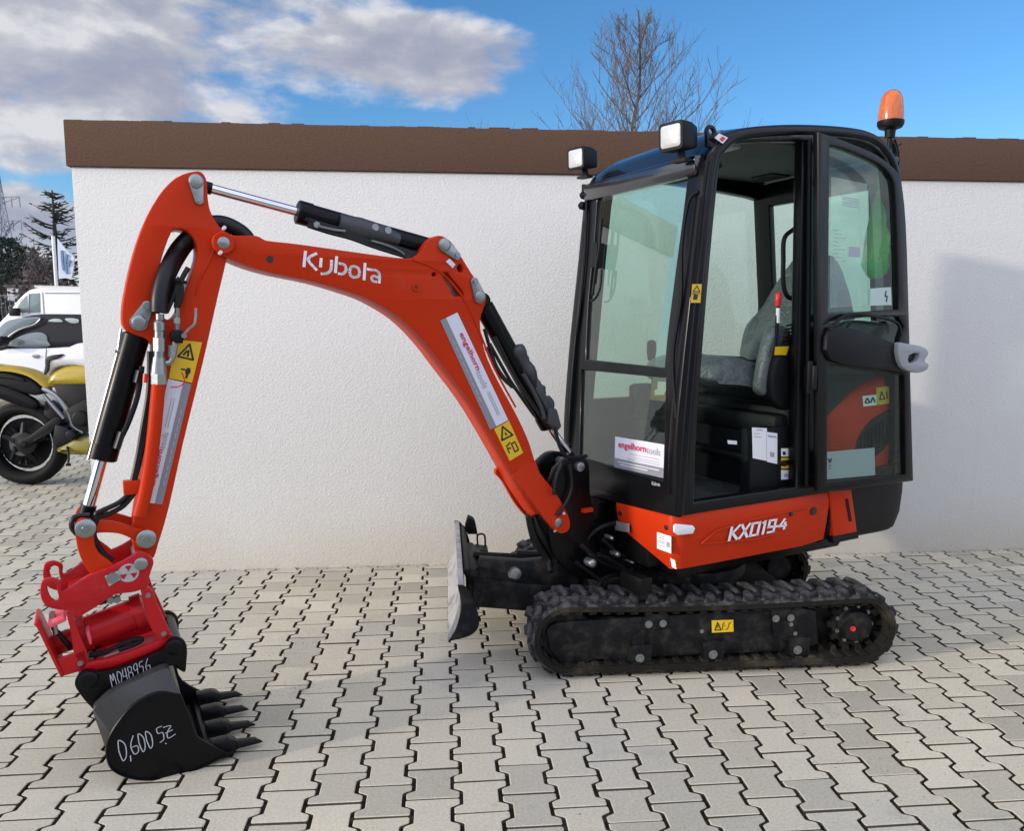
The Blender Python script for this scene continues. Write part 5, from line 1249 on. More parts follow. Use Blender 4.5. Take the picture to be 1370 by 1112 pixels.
# hoses: fat bundle through the knuckle, small hoses down the arm
mb = MB(); mb.tube(cr3([HS.W(x, y, w) for x, y, w in ((213, 418, aw - .035), (214, 395, aw - .03), (222, 365, aw - .01), (237, 335, WC), (255, 315, WC), (268, 303, WC), (292, 298, WC + .01), (312, 304, WC), (330, 318, WC), (336, 340, WC))], 6), [.026]*55, 14); 
mb.tube(cr3([HS.W(x, y, w) for x, y, w in ((217, 418, aw - .01), (221, 395, aw), (230, 365, aw + .02), (245, 338, WC + .02), (262, 315, WC + .03))], 6), .018, 10)
build('hose_bundle', mb, hose, arm, label='thick sleeved hose bundle looping through the arm knuckle')
mb = MB()
for pts in ([(238, 410), (243, 392), (240, 372), (230, 400), (222, 418)], [(236, 412), (238, 388), (244, 372), (252, 358)], [(204, 462), (204, 520), (196, 570), (188, 610), (178, 650)], [(200, 470), (199, 520), (191, 570), (184, 612), (175, 652)], [(178, 655), (160, 672), (135, 684), (128, 690), (120, 720), (138, 745), (150, 752)], [(182, 656), (166, 676), (145, 688), (130, 694), (126, 718), (140, 742), (152, 750)], [(120, 690), (100, 692), (96, 705), (106, 718)]):
    mb.tube(cr3([HS.W(x, y, aw - .02) for x, y in pts], 4), .0085, 7)
for x, y in ((238, 374), (246, 377)): mb.tube([HS.W(x - 4, y, aw - .04), HS.W(x + 4, y + 1, aw - .04)], .006, 6)
build('arm_hose', mb, hose, arm, label='thin black hoses running down the arm to the hitch')
mb = MB(); a_, z_ = HS.T(174, 651, aw - .02); mb.box(HS, a_ - .03, a_ + .02, z_ - .025, z_ + .02, aw - .035, aw + .0); build('hose_clamp', mb, orange, arm, bevel=.004)
# bucket cylinder in front of the arm
bk_ = cyl_part('bucket_cylinder', (183, 446), (136, 615), (119, 676), .042, .019, WC, EX, 'black bucket cylinder in front of the arm')
mb = MB(); mb.tube([HS.W(162, 440, WC - .05), HS.W(158, 470, WC - .05), HS.W(118, 615, WC - .05)], .0042, 8); mb.tube([HS.W(154, 470, WC - .05), HS.W(161, 470, WC - .05)], .006, 6); build('guide_rod', mb, zinc, bk_)
mb = MB(); mb.tube(cr3([HS.W(x, y, WC - .05) for x, y in ((190, 490), (184, 530), (172, 565), (160, 590))], 4), .009, 8); mb.tube([HS.W(163, 578, WC - .05), HS.W(156, 600, WC - .05)], .013, 6); mb.tube([HS.W(187, 496, WC - .05), HS.W(183, 512, WC - .05)], .013, 6); build('cylinder_hose', mb, hose, bk_)
# ---------- links
mb = MB()
lk = cr(HS.TT([(105, 700), (112, 695), (125, 697), (150, 698), (180, 706), (200, 712), (206, 722), (198, 732), (188, 728), (165, 716), (145, 713), (128, 714), (118, 718), (108, 714)], aw - .02), 3)
mb.plate(HS, lk, [], afw + .004, afw + .022, .004); build('guide_link', mb, orange, EX)
mb = MB(); mb.plate(HS, lk, [], aw - .022, aw - .004, .004); lko = build('guide_link', mb, orange, EX)
for w in (aw - .042, afw + .024):
    mb = MB()
    pk = cr(HS.TT([(101, 702), (108, 694), (120, 696), (126, 708), (126, 725), (132, 740), (145, 750), (152, 758), (143, 770), (128, 775), (112, 755), (104, 735), (101, 715)], aw - .04), 3)
    mb.plate(HS, pk, [], w, w + .018, .004); build('bucket_link', mb, orange, EX)
for x, y in ((114.5, 708), (196, 722)): mb = MB(); mb.revolve(HS.W(x, y, aw - .052), m, [(0, .026), (.003, .030), (.012, .030), (.012, .022), (.215, .022)], 24); mb.revolve(HS.W(x, y, aw - .054), m, [(0, .010), (.003, .012)], 12); build('link_pin', mb, zinc, lko)
# ---------- tilting quick hitch
hwn = WC - .115; hwf = WC + .10
Kp = lambda x, y: (40 + x / 5.055, 690 + y / 5.055)
hk = [Kp(*p) for p in ((90, 440), (150, 425), (205, 445), (215, 470), (212, 505), (240, 512), (400, 405), (600, 325), (690, 275), (740, 240), (800, 262), (835, 305), (830, 350), (808, 410), (800, 470), (760, 500), (700, 520), (620, 530), (560, 545), (480, 600), (400, 650), (320, 690), (260, 650), (150, 632), (95, 600), (70, 540), (72, 480))]
hko = cr(HS.TT(hk, hwn), 3); hkh = [hol([Kp(*p) for p in ((120, 480), (150, 458), (180, 470), (185, 510), (195, 560), (180, 582), (145, 565), (122, 520))], hwn)]
mb = MB()
mb.plate(HS, hko, hkh, hwn, hwn + .02, .004)
mb.plate(HS, hko, hkh + [hol([Kp(*p) for p in ((350, 395), (385, 375), (400, 395), (370, 415))], hwn)], hwf - .02, hwf, .004)
mb.plate(HS, cr(HS.TT([Kp(*p) for p in ((260, 560), (420, 520), (640, 430), (800, 380), (800, 440), (640, 510), (440, 600), (280, 650))], hwn), 2), [], hwn + .015, hwf - .015, .004)
hit = build('quick_hitch', mb, hitchred, EX, smooth=40, label='red tilting quick hitch between arm and bucket')
mb = MB(); q = quad(HS, hwn - .0015, Kp(505, 410), Kp(610, 368), Kp(628, 425), Kp(535, 480)); mb.rect(q, 0, 0, 1, 1, 0)
a0_, z0_ = HS.T(*Kp(668, 388), hwn - .0015); cc = arc((a0_, z0_), .0305, 0, R(345), 23); mb.flat(HS, cc, hwn - .0015, 0)
for i in range(3):
    q0_ = R(90 + 120 * i); mb.flat(HS, [(a0_ + .006 * math.cos(q0_), z0_ + .006 * math.sin(q0_))] + [(a0_ + .024 * math.cos(q0_ + d), z0_ + .024 * math.sin(q0_ + d)) for d in (-.42, -.15, .15, .42)], hwn - .003, 2)
mb.flat(HS, arc((a0_, z0_), .006, 0, R(300), 6), hwn - .003, 1)
build('maker_badge', mb, [M('badge_silver', (.5, .49, .49), .35, metal=.4), greypr, hitchred], hit, smooth=0, label='silver badge plate with round three-part emblem')
mb = MB(); mb.revolve(HS.W(*Kp(752, 330), hwn - .015), m, [(0, .017), (.002, .020), (.22, .020)], 20); mb.revolve(HS.W(*Kp(560, 425), hwn - .006), m, [(0, .018), (.01, .018)], 16); build('hitch_pin', mb, zinc, hit)
# tilt actuator (rotary cylinder)
A = HS.W(*Kp(330, 815), WC); B = HS.W(*Kp(775, 640), WC); d = (B - A).normalized(); L = (B - A).length
mb = MB(); mb.revolve(A, d, [(0, .045), (.002, .060), (.03, .060), (.032, .052), (L - .034, .052), (L - .032, .062), (L, .062), (L + .01, .04)], 32)
mb.revolve(A - d * .09, d, [(0, .026), (.02, .034), (.06, .036), (.09, .03)], 20)
act = build('tilt_actuator', mb, hitchred, EX, smooth=40)
mb = MB(); mb.tube(cr3([HS.W(*Kp(*p), WC - .06) for p in ((470, 600), (520, 580), (570, 570), (610, 575))], 4), .006, 6); mb.tube(cr3([HS.W(*Kp(*p), WC - .05) for p in ((150, 660), (160, 760), (200, 800), (240, 850), (280, 900))], 4), .008, 7); build('actuator_hose', mb, hose, act)
mb = MB()
for p in ((545, 575), (590, 570)): mb = MB(); mb.revolve(HS.W(*Kp(*p), WC - .065), -m, [(-.02, .012), (.006, .012)], 6); build('actuator_fitting', mb, zinc, act)
mb = MB(); mb.tube([HS.W(*Kp(150, 650), WC - .07), HS.W(*Kp(175, 800), WC - .07)], .008, 6)
build('actuator_fitting', mb, zinc, act)
# lower cradle: end plates, floor plate, guard
def kp(lst): return [Kp(*p) for p in lst]
mb = MB()
# right-hand arm strip (machine side) and left-hand strip
for w in (hwn, hwf - .02):
    mb.plate(HS, cr(HS.TT(kp([(790, 480), (835, 520), (860, 600), (950, 790), (935, 835), (870, 850), (800, 720), (770, 610), (760, 520)]), hwn), 2), [], w, w + .02, .004)
    mb.plate(HS, cr(HS.TT(kp([(245, 660), (290, 680), (330, 790), (375, 900), (400, 985), (370, 1045), (330, 1035), (290, 900), (270, 760)]), hwn), 2), [], w, w + .02, .004)
    mb.plate(HS, cr(HS.TT(kp([(940, 800), (960, 830), (880, 900), (700, 975), (520, 1035), (370, 1045), (370, 1000), (520, 975), (700, 915), (860, 850)]), hwn), 2), [], w, w + .02, .004)
cr_o = build('hitch_cradle', mb, hitchred, hit, smooth=40)
fl_ = HS.TT(kp([(400, 985), (900, 805), (925, 830), (420, 1015)]), WC)
mb = MB(); mb.prism(HS, fl_, hwn + .02, hwf - .02); build('cradle_floor', mb, hitchred, hit)
mb = MB(); mb.prism(HS, HS.TT(kp([(375, 720), (400, 715), (420, 800), (400, 810)]), WC), hwn + .02, hwf - .02); mb.prism(HS, HS.TT(kp([(120, 715), (230, 665), (250, 690), (130, 745)]), WC - .08), WC - .115, WC + .0)
build('hose_bracket', mb, pink, hit, bevel=.004)
# bent guard plate at the front
mb = MB(); gl_ = [HS.T(*Kp(*p), WC - .12) for p in ((45, 725), (65, 740), (150, 920), (230, 1085))]
mb.prism(HS, gl_ + [(a + .008, z - .004) for a, z in gl_[::-1]], WC - .125, WC + .02)
mb.plate(HS, HS.TT(kp([(180, 975), (380, 905), (400, 1000), (360, 1050), (220, 1090)]), hwn), [], hwn, hwn + .012, .003)
build('hose_guard_plate', mb, hitchred, hit, bevel=.002)
mb = MB()
for o2 in (0, 8): mb.tube(cr3([HS.W(*Kp(x, y + o2), hwn + .05) for x, y in ((400, 940), (480, 930), (560, 895), (650, 850), (720, 830), (760, 835), (700, 870), (600, 905))], 5), .0065, 7)
build('hitch_hose', mb, hose, hit)
mb = MB(); q = quad(Frame(HS.W(*Kp(550, 940), WC - .02), h, UP, m), 0, Kp(500, 955), Kp(600, 915), Kp(610, 945), Kp(520, 985)); mb.rect(q, 0, 0, 1, 1, 0); build('hitch_label', mb, whitep, hit, smooth=0)
bolts(hit, [HS.W(*Kp(*p), hwn) for p in ((340, 1000), (905, 800), (800, 540))], -m, .5)
# ---------- bucket
Kb = lambda x, y: (20 + x / 2.851, 670 + y / 2.851)
wbn, wbf = WC - .215, WC + .265
side = [(632, 738), (560, 728), (500, 745), (440, 785), (390, 845), (355, 905), (345, 965), (360, 1020), (395, 1048), (450, 1066), (520, 1071), (600, 1062), (700, 1030), (822, 968), (700, 905), (670, 830), (645, 770)]
sp_ = [HS.T(*Kb(*p), wbn) for p in side]
spc = cr([(*sp_[0], 1)] + sp_[1:13] + [(*sp_[13], 1)] + sp_[14:], 3)
mb = MB(); mb.plate(HS, spc, [], wbn, wbn + .014, .003)
# shell: from the top rim round the back and floor to the cutting edge
arcp = cr([(*sp_[0], 1)] + sp_[1:13] + [(*sp_[13], 1)], 4, False)
bucket = build('bucket', mb, black, EX, smooth=45, label='black toothed digging bucket resting on the paving')
mb = MB(); mb.plate(HS, spc, [], wbf - .014, wbf, .003); build('side_plate', mb, black, bucket, smooth=45)
cb_ = (sum(p[0] for p in arcp) / len(arcp), sum(p[1] for p in arcp) / len(arcp))
inn = [(a + (cb_[0] - a) * .06, z + (cb_[1] - z) * .06) for a, z in arcp]
mb = MB(); kk = len(arcp)
vs = [H(a, w, z) for w in (wbn + .012, wbf - .012) for a, z in arcp] + [H(a, w, z) for w in (wbn + .012, wbf - .012) for a, z in inn]
fs = [(i, i + 1, kk + i + 1, kk + i) for i in range(kk - 1)] + [(2 * kk + i, 3 * kk + i, 3 * kk + i + 1, 2 * kk + i + 1) for i in range(kk - 1)] + [(0, kk, 3 * kk, 2 * kk), (kk - 1, 3 * kk - 1, 4 * kk - 1, 2 * kk - 1)]
mb.add(vs, fs); build('bucket_shell', mb, bucketsteel, bucket, smooth=60)
# rear shell crown between the ears (the grey curved back)
ears = [(228, 705), (240, 670), (262, 655), (300, 655), (350, 652), (430, 630), (520, 590), (565, 570), (588, 535), (615, 520), (645, 535), (657, 565), (655, 615), (650, 655), (628, 648), (600, 632), (570, 640), (545, 650), (460, 690), (370, 720), (335, 750), (322, 812), (290, 790), (255, 750)]
mb = MB(); ewn = WC - .14; eo = cr(HS.TT([Kb(*p) for p in ears], ewn), 3)
mb.plate(HS, eo, [], WC + .12, WC + .138, .004); build('bucket_ear', mb, black, bucket, smooth=40)
mb = MB(); mb.plate(HS, eo, [], ewn, ewn + .018, .004)
mb.revolve(HS.W(*Kb(280, 690), ewn - .012), m, [(0, .022), (.004, .028), (.31, .028)], 20); mb.revolve(HS.W(*Kb(610, 562), ewn - .010), m, [(0, .020), (.004, .026), (.31, .026)], 20)
ear_o = build('bucket_ear', mb, black, bucket, smooth=40)
# crown shell: from the ear line down to the side plate back
cp = [HS.T(*Kb(*p), WC - .10) for p in ((300, 800), (330, 765), (380, 730), (470, 695), (560, 655), (640, 738))]
crown = [HS.T(*Kb(*p), wbn) for p in ((318, 880), (300, 825), (325, 790), (380, 745), (470, 700), (560, 660), (590, 655))]
low_ = [HS.T(*Kb(*p), wbn) for p in ((350, 960), (360, 905), (395, 850), (440, 795), (500, 752), (570, 732), (632, 738))]
c1 = cr(crown, 4, False); c2 = cr(low_, 4, False); kk = len(c1)
mb = MB()
fr_a = [H(a, wbn + .03, z) for a, z in c1]; fr_b = [H(a, wbn + .002, z) for a, z in c2]
bk_a = [H(a, wbf - .03, z) for a, z in c1]; bk_b = [H(a, wbf - .002, z) for a, z in c2]
mb.add(fr_a + fr_b + bk_a + bk_b, [(i, i + 1, kk + i + 1, kk + i) for i in range(kk - 1)] + [(2 * kk + i, 3 * kk + i, 3 * kk + i + 1, 2 * kk + i + 1) for i in range(kk - 1)] + [(i, 2 * kk + i, 2 * kk + i + 1, i + 1) for i in range(kk - 1)] + [(0, kk, 3 * kk, 2 * kk), (kk - 1, 2 * kk - 1, 4 * kk - 1, 3 * kk - 1)])
build('bucket_crown', mb, bucketsteel, bucket, smooth=60)
mb = MB(); mb.tube([H(a, wbn - .0005, z) for a, z in [(a + (cb_[0] - a) * .035, z + (cb_[1] - z) * .035) for a, z in arcp]], .0035, 5); build('weld_seam', mb, black, bucket)
# cutting edge and four teeth with adapters
tipn = HS.T(*Kb(945, 965), wbn + .03); tbase = HS.T(*Kb(815, 965), wbn + .03)
ce = HS.T(*Kb(822, 968), wbn)
mb = MB(); mb.prism(HS, [(ce[0] + .07, ce[1] + .012), (ce[0] - .012, ce[1] + .006), (ce[0] - .012, ce[1] - .012), (ce[0] + .08, ce[1] - .012)], wbn + .004, wbf - .004); build('cutting_edge', mb, black, bucket, bevel=.003)
tm = None
for i in range(4):
    w = wbn + .045 + i * (wbf - wbn - .09) / 3
    mb = MB()
    L = tbase[0] - tipn[0]; zt0 = ce[1]
    lv = [(ce[0] + .055, .028, .026, zt0 + .014), (ce[0] + .0, .028, .026, zt0 + .014), (ce[0] - .02, .028, .020, zt0 + .010), (ce[0] - .03, .019, .014, zt0 + .006), (ce[0] - .09, .015, .010, zt0 + .002), (ce[0] - L * 1.02, .003, .002, zt0 - .008)]
    vs = []
    for a, hw, hh, z in lv: vs += [H(a, w - hw, z - hh * .6), H(a, w + hw, z - hh * .6), H(a, w + hw * .7, z + hh), H(a, w - hw * .7, z + hh)]
    fs = [(q * 4 + j, q * 4 + (j + 1) % 4, (q + 1) * 4 + (j + 1) % 4, (q + 1) * 4 + j) for q in range(5) for j in range(4)] + [(0, 1, 2, 3), (20, 21, 22, 23)]
    mb.add(vs, fs); build('bucket_tooth', mb, black, bucket, bevel=.003)
# side cutter edge seen below teeth
# chalk writing
HWN = wbn - .0015
mb = MB(); q = quad(HS, HWN, Kb(385, 915), Kb(590, 848), Kb(612, 905), Kb(408, 1000))
Z0 = lambda x, w=.07: [(x, .5), (x + w * .3, .95), (x + w, .7), (x + w * .8, .2), (x + w * .2, .05), (x, .5)]
mb.strokes(q, [Z0(.0, .13), [(.17, .12), (.15, -.12)],
  [(.31, .95), (.22, .55), (.24, .12), (.32, .15), (.33, .42), (.24, .45)], Z0(.37, .10), Z0(.51, .10),
  [(.84, .95), (.74, .90), (.74, .62), (.82, .58), (.80, .20), (.72, .12)], [(.86, .85), (1.0, .80), (.90, .50), (.88, .15), (1.02, .20)], [(.86, .48), (1.0, .52)], [(.80, -.06), (.82, -.10)]], .045, 0, 4, 2.4)
build('chalk_writing', mb, chalk, bucket, smooth=0)
mb = MB(); q = quad(HS, ewn - .0015, Kb(358, 664), Kb(512, 600), Kb(520, 645), Kb(372, 715))
mb.strokes(q, [[(.0, 0), (.02, .95), (.06, .45), (.10, .95), (.12, 0)], Z0(.17, .10), [(.33, .95), (.31, .42), (.40, .42)], [(.39, .98), (.39, 0)],
  [(.46, .5), (.45, .9), (.53, .9), (.52, .55), (.45, .45), (.45, .08), (.53, .05), (.54, .4), (.46, .5)],
  [(.68, .62), (.62, .45), (.59, .75), (.64, .98), (.68, .85), (.66, .0)], [(.83, .95), (.75, .92), (.74, .60), (.81, .55), (.80, .12), (.73, .05)], [(.96, .98), (.89, .55), (.89, .1), (.97, .05), (.98, .40), (.90, .42)]], .055, 0, 4, 3.0)
build('chalk_writing', mb, chalk, ear_o, smooth=0)
# ------------------------------------------------------------------ background on the left
def at(px, py, Y): d = ray(px, py); return CAM + d * (Y / d.y)
def VF(Y, px0=0): """vertical plane facing us at distance Y"""; return Frame((0, Y, 0), (1, 0, 0), UP, (0, 1, 0))
rt = random.Random(77)
def limb(mb, p, d, L, r, depth, spread, lift_, minr=.004, tw=None):
    """one curved branch with recursive side twigs"""
    n = 4; pts = [p]; dd = d.normalized(); q = p
    for i in range(n):
        dd = (dd + Vector((rt.gauss(0, .09), rt.gauss(0, .09), rt.gauss(0, .06) + lift_ * .10))).normalized(); q = q + dd * L / n; pts.append(q)
    mb.tube(pts, [max(minr, r * (1 - .16 * i)) for i in range(n + 1)], 5 if r > .02 else 3, cap=False)
    if depth <= 0: return
    k = rt.randint(3, 5) if depth > 1 else rt.randint(3, 5)
    for i in range(k):
        t = .22 + .78 * (i + rt.random() * .8) / k; j = min(n - 1, int(t * n)); b = pts[j] + (pts[j + 1] - pts[j]) * (t * n - j)
        az = rt.uniform(0, 6.283); sd_ = Vector((math.cos(az), math.sin(az), rt.uniform(-.1, .5)))
        nd = (dd * (1 - spread) + sd_.normalized() * spread + UP * lift_ * .3).normalized()
        limb(mb, b, nd, L * rt.uniform(.42, .66), r * .52, depth - 1, spread, lift_, minr)
# bare tree behind the garage
TY = 15.0; tb = at(850, 175, TY); tb.z = 0; ttop = at(856, 12, TY).z
tree = thing('bare_tree', 'leafless deciduous tree rising behind the garage roof left of the cab', 'tree', tb)
mb = MB(); trunkp = [Vector((tb.x, TY, z)) + Vector((rt.gauss(0, .03), rt.gauss(0, .03), 0)) for z in (0, 1.2, 2.2, 3.2, 4.2, 5.0, 5.8, ttop)]
mb.tube(cr3(trunkp, 3), [.070 * (1 - i / 23) + .007 for i in range(22)], 8); build('trunk', mb, bark, tree)
mb = MB()
for i in range(40):
    z = 2.0 + (ttop - 2.5) * (i / 39) ** .95; az = i * 2.4 + rt.uniform(-.3, .3); up_ = .12 + .75 * (i / 39)
    L = 2.45 * (1 - (i / 39) ** 1.2 * .84) * rt.uniform(.88, 1.04); d = Vector((math.cos(az), math.sin(az), up_ + .25))
    limb(mb, Vector((tb.x, TY, z)), d, L, .024 * (1 - .5 * i / 39), 3, .42, .42, .0032)
build('crown', mb, twig, tree, smooth=0)
# small twig tips of a second tree right of it
t2 = at(1042, 175, 17); t2.z = 0
tr2 = thing('bare_tree', 'far bare treetop of which only thin twig tips show above the garage roof', 'tree', t2)
mb = MB(); mb.tube([t2, t2 + UP * 3.3], [.09, .03], 6); build('trunk', mb, bark, tr2)
mb = MB()
for i in range(3): limb(mb, t2 + UP * (2.0 + i * .15), Vector((rt.uniform(-.6, .6), rt.uniform(-.5, .5), 1)), 1.25, .012, 2, .4, .6, .004)
build('crown', mb, twig, tr2, smooth=0)
# conifer
cy_ = 38.0; cb0 = at(79, 392, cy_); cb0.z = 0; ctop = at(79, 254, cy_).z
con_ = thing('conifer', 'tall thin-crowned conifer beside the garage corner behind the banner', 'tree', cb0)
mb = MB(); mb.tube([cb0, cb0 + UP * ctop], [.28, .03], 8); build('trunk', mb, pinebark, con_)
mb = MB(); cx_ = cb0.x
for i in range(95):
    u = rt.random() ** .8; z = ctop * (.16 + .82 * u); L = (1 - u) ** .72 * 2.9 * rt.uniform(.6, 1.05) + .2; az = rt.uniform(0, 6.283)
    dr = Vector((math.cos(az), math.sin(az), 0)); p0 = Vector((cx_, cy_, z)); pts = [p0 + dr * L * t + UP * (L * (.10 * t + .28 * t * t)) for t in (0, .35, .7, 1)]
    mb.tube(pts, [.035, .03, .022, .008], 3, cap=False)
    for s in range(int(7 * L) + 3):
        t = rt.uniform(.2, 1); b = p0 + dr * L * t + UP * (L * (.10 * t + .28 * t * t)); sdv = dr.cross(UP) * rt.choice((-1, 1)) + dr * .6 + UP * rt.uniform(-.35, .35); l2 = rt.uniform(.15, .45) * (1.2 - t * .5)
        e = b + sdv.normalized() * l2; wv = UP * rt.uniform(.02, .04)
        mb.add([b - wv, b + wv, e + wv * .4, e - wv * .4], [(0, 1, 2, 3)], 1)
build('crown', mb, [pinebark, needle], con_, smooth=0)
# bushy trees at the yard edge
def bushy(px, Y, topy, width, label, mat, green=.5, seed=1, bare=True):
    r_ = random.Random(seed); b = at(px, 400, Y); b.z = 0; H_ = at(px, topy, Y).z
    t = thing('broadleaf_tree' if not bare else 'bare_tree', label, 'tree', b)
    mb = MB(); mb.tube([b, b + UP * H_ * .8], [.16, .04], 6); build('trunk', mb, bark, t)
    mb = MB()
    for i in range(16):
        limb(mb, b + UP * H_ * r_.uniform(.12, .6), Vector((r_.uniform(-1, 1), r_.uniform(-1, 1), r_.uniform(.4, 1.2))), H_ * .33 * width, .045, 2, .55, .35, .012)
    for i in range(int(1500 * green)):
        a = r_.uniform(0, 6.283); rr = width * H_ * .35 * r_.random() ** .5; z = H_ * r_.uniform(.03, .95); k_ = math.sin(min(1, z / H_ * 1.15) * 3.1) * .7 + .3
        p = b + Vector((rr * k_ * math.cos(a), rr * k_ * math.sin(a), z)); s = r_.uniform(.05, .14)
        n1 = Vector((r_.gauss(0, 1), r_.gauss(0, 1), r_.gauss(0, 1))).normalized(); n2 = n1.orthogonal().normalized()
        mb.add([p + n1 * s, p + n2 * s * .6, p - n1 * s, p - n2 * s * .6], [(0, 1, 2, 3)], 1)
    build('crown', mb, [twig, mat], t, smooth=0); return t
bushy(8, 34, 308, 1.15, 'dark ivy-clad tree at the left frame edge below the pylon', needle, 1.6, 3)
bushy(40, 36, 322, 1.0, 'brown leafless tree between the ivy-clad tree and the conifer', twig, .8, 5)
bushy(58, 30, 340, 1.0, 'low bare tree directly left of the banner pole', twig, .8, 8)
bushy(-30, 36, 300, 1.1, 'dark evergreen tree just outside the left frame edge', needle, 1.4, 9)
mb = MB(); rq = random.Random(6)
for i in range(9000):
    X = rq.uniform(-38, -5); z = rq.uniform(0, 3.6) ; Y = 41 + rq.uniform(-.8, .8) - 0.0; p = Vector((X, Y, z * (0.85 + .15 * math.sin(X * 1.3)))); s = rq.uniform(.08, .22)
    n1 = Vector((rq.gauss(0, 1), rq.gauss(0, 1), rq.gauss(0, 1))).normalized(); n2 = n1.orthogonal().normalized(); mb.add([p + n1 * s, p + n2 * s * .6, p - n1 * s, p - n2 * s * .6], [(0, 1, 2, 3)], rq.choice((0, 0, 1)))
mb.box(Frame((0, 41.6, 0), (1, 0, 0), UP, (0, 1, 0)), -38, -5, 0, 2.9, 0, .6, 0)
build('hedgerow', mb, [twig, needle], kind='stuff', label='dark brown hedgerow closing the far side of the yard', smooth=0, root=(-20, 41, 0))
mb = MB()
for i in range(14000):
    X = rq.uniform(-130, 130); z = rq.uniform(0, 8) ; p = Vector((X, 120 + rq.uniform(-3, 3), z * (.7 + .3 * math.sin(X * .23) * math.sin(X * .071 + 1)))); s = rq.uniform(.5, 1.3)
    n1 = Vector((rq.gauss(0, 1), rq.gauss(0, .4), rq.gauss(0, 1))).normalized(); n2 = Vector((rq.gauss(0, 1), rq.gauss(0, .4), rq.gauss(0, 1))).normalized(); mb.add([p + n1 * s, p + n2 * s * .6, p - n1 * s, p - n2 * s * .6], [(0, 1, 2, 3)], rq.choice((0, 1)))
build('far_wood', mb, [twig, needle], kind='stuff', label='distant dark strip of woodland on the horizon', smooth=0, root=(0, 120, 0))
# pylon
py_ = 150.0; pb = at(11, 400, py_); pb.z = 0; ph = at(14, 232, py_).z
pyl = thing('power_pylon', 'grey lattice electricity pylon standing far behind the trees at the left edge', 'pylon', pb)
mb = MB(); b = pb
def hw(z): u = z / ph; return 2.6 * (1 - u) ** 1.2 * .9 + .35 * (1 - u) + .05
Nn = 14
for i in range(Nn):
    z0, z1 = ph * i / Nn, ph * (i + 1) / Nn; a0, a1 = hw(z0), hw(z1)
    for sx in (-1, 1):
        for sy in (-1, 1): mb.tube([b + Vector((sx * a0, sy * a0, z0)), b + Vector((sx * a1, sy * a1, z1))], .10, 4, cap=False)
    for sy in (-1, 1):
        mb.tube([b + Vector((-a0, sy * a0, z0)), b + Vector((a1, sy * a1, z1))], .06, 3, cap=False); mb.tube([b + Vector((a0, sy * a0, z0)), b + Vector((-a1, sy * a1, z1))], .06, 3, cap=False)
        mb.tube([b + Vector((-a1, sy * a1, z1)), b + Vector((a1, sy * a1, z1))], .06, 3, cap=False)
build('lattice_tower', mb, lattice, pyl, smooth=0)
for yy, half in ((265, 3.6), (297, 3.6)):
    z = at(14, yy, py_).z; mb = MB()
    for s in (-1, 1):
        mb.tube([b + Vector((0, 0, z + .1)), b + Vector((s * half * .97, 0, z + .3))], .12, 4); mb.tube([b + Vector((0, 0, z - 1.0)), b + Vector((s * half, 0, z + .2))], .10, 4)
        for q in (.55, .97): mb.tube([b + Vector((s * half * q, 0, z)), b + Vector((s * half * q, 0, z - 1.6))], .13, 5)
    build('cross_arm', mb, lattice, pyl, smooth=0)
# banner flag
fy = 24.0; fb = at(76, 388, fy); fb.z = 0
fl = thing('banner_flag', 'white and blue advertising banner on a slim pole behind the van', 'flag', fb)
mb = MB(); ft = at(76, 316, fy).z; mb.tube([fb, Vector((fb.x, fy, ft))], .05, 8); build('pole', mb, vanwhite, fl)
FVF = VF(fy); mb = MB(); pts = FVF.TT([(77, 319), (84, 328), (92, 337), (100, 344), (99, 356), (96, 374), (88, 372), (79, 373)]); mb.prism(FVF, pts, -.02, .02); cl_ = build('cloth', mb, flagm, fl, smooth=0)
mb = MB()
for L_ in ([(83, 335), (84, 350), (86, 362)], [(90, 340), (88, 352), (90, 366)], [(94, 348), (91, 356)]): mb.tube(cr3([FVF.W(x, y, -.03) for x, y in L_], 3), .045, 4)
build('print', mb, flagb, cl_, smooth=0)
# small white building + fence
wy = 33.0; VW = VF(wy); g2 = VW.TT([(10, 396), (26, 396), (26, 385), (10, 385)])
sb_ = thing('small_building', 'small flat white shed in the distance behind the van', 'building', VW.P((g2[0][0] + g2[1][0]) / 2, 0, 0))
x0, x1 = g2[0][0], g2[1][0]; mb = MB(); mb.box(VW, x0, x1, 0, g2[2][1], 0, 2); build('wall', mb, vanwhite, sb_)
mb = MB(); mb.box(VW, x1, x1 + 1.6, 0, g2[2][1] + .02, .3, 2); build('side_wall', mb, lattice, sb_)
mb = MB(); mb.box(VW, x0 - .1, x1 + 1.7, g2[2][1] + .02, g2[2][1] + .12, -.1, 2.1); build('roof', mb, roofm, sb_)
for i in range(3):
    mb = MB(); mb.box(VW, x1 + .2 + i * .45, x1 + .5 + i * .45, g2[2][1] - .5, g2[2][1] - .15, .27, .3); build('window', mb, gl_car, sb_)
fy2 = 22.0; VZ = VF(fy2); fb2 = at(0, 430, fy2); fb2.z = 0
fe = thing('yard_fence', 'dark grey bar fence at the yard edge left of the van', 'fence', fb2)
mb = MB(); xa, xb = VZ.T(-60, 430)[0], VZ.T(30, 430)[0]; zt = VZ.T(0, 394)[1]
for i in range(int((xb - xa) / 1.2) + 1):
    p = VZ.P(xa + i * 1.2, 0, 0); m2 = MB(); m2.tube([p, p + UP * zt], .035, 6); build('post', m2, lattice, fe)
for i in range(int((xb - xa) / .12)): mb.tube([VZ.P(xa + i * .12, .1), VZ.P(xa + i * .12, zt)], .006, 3, cap=False)
for z in (.2, zt * .5, zt - .03): mb.tube([VZ.P(xa, z), VZ.P(xb, z)], .012, 4)
build('bar_mesh', mb, lattice, fe, kind='stuff')
mb = MB()
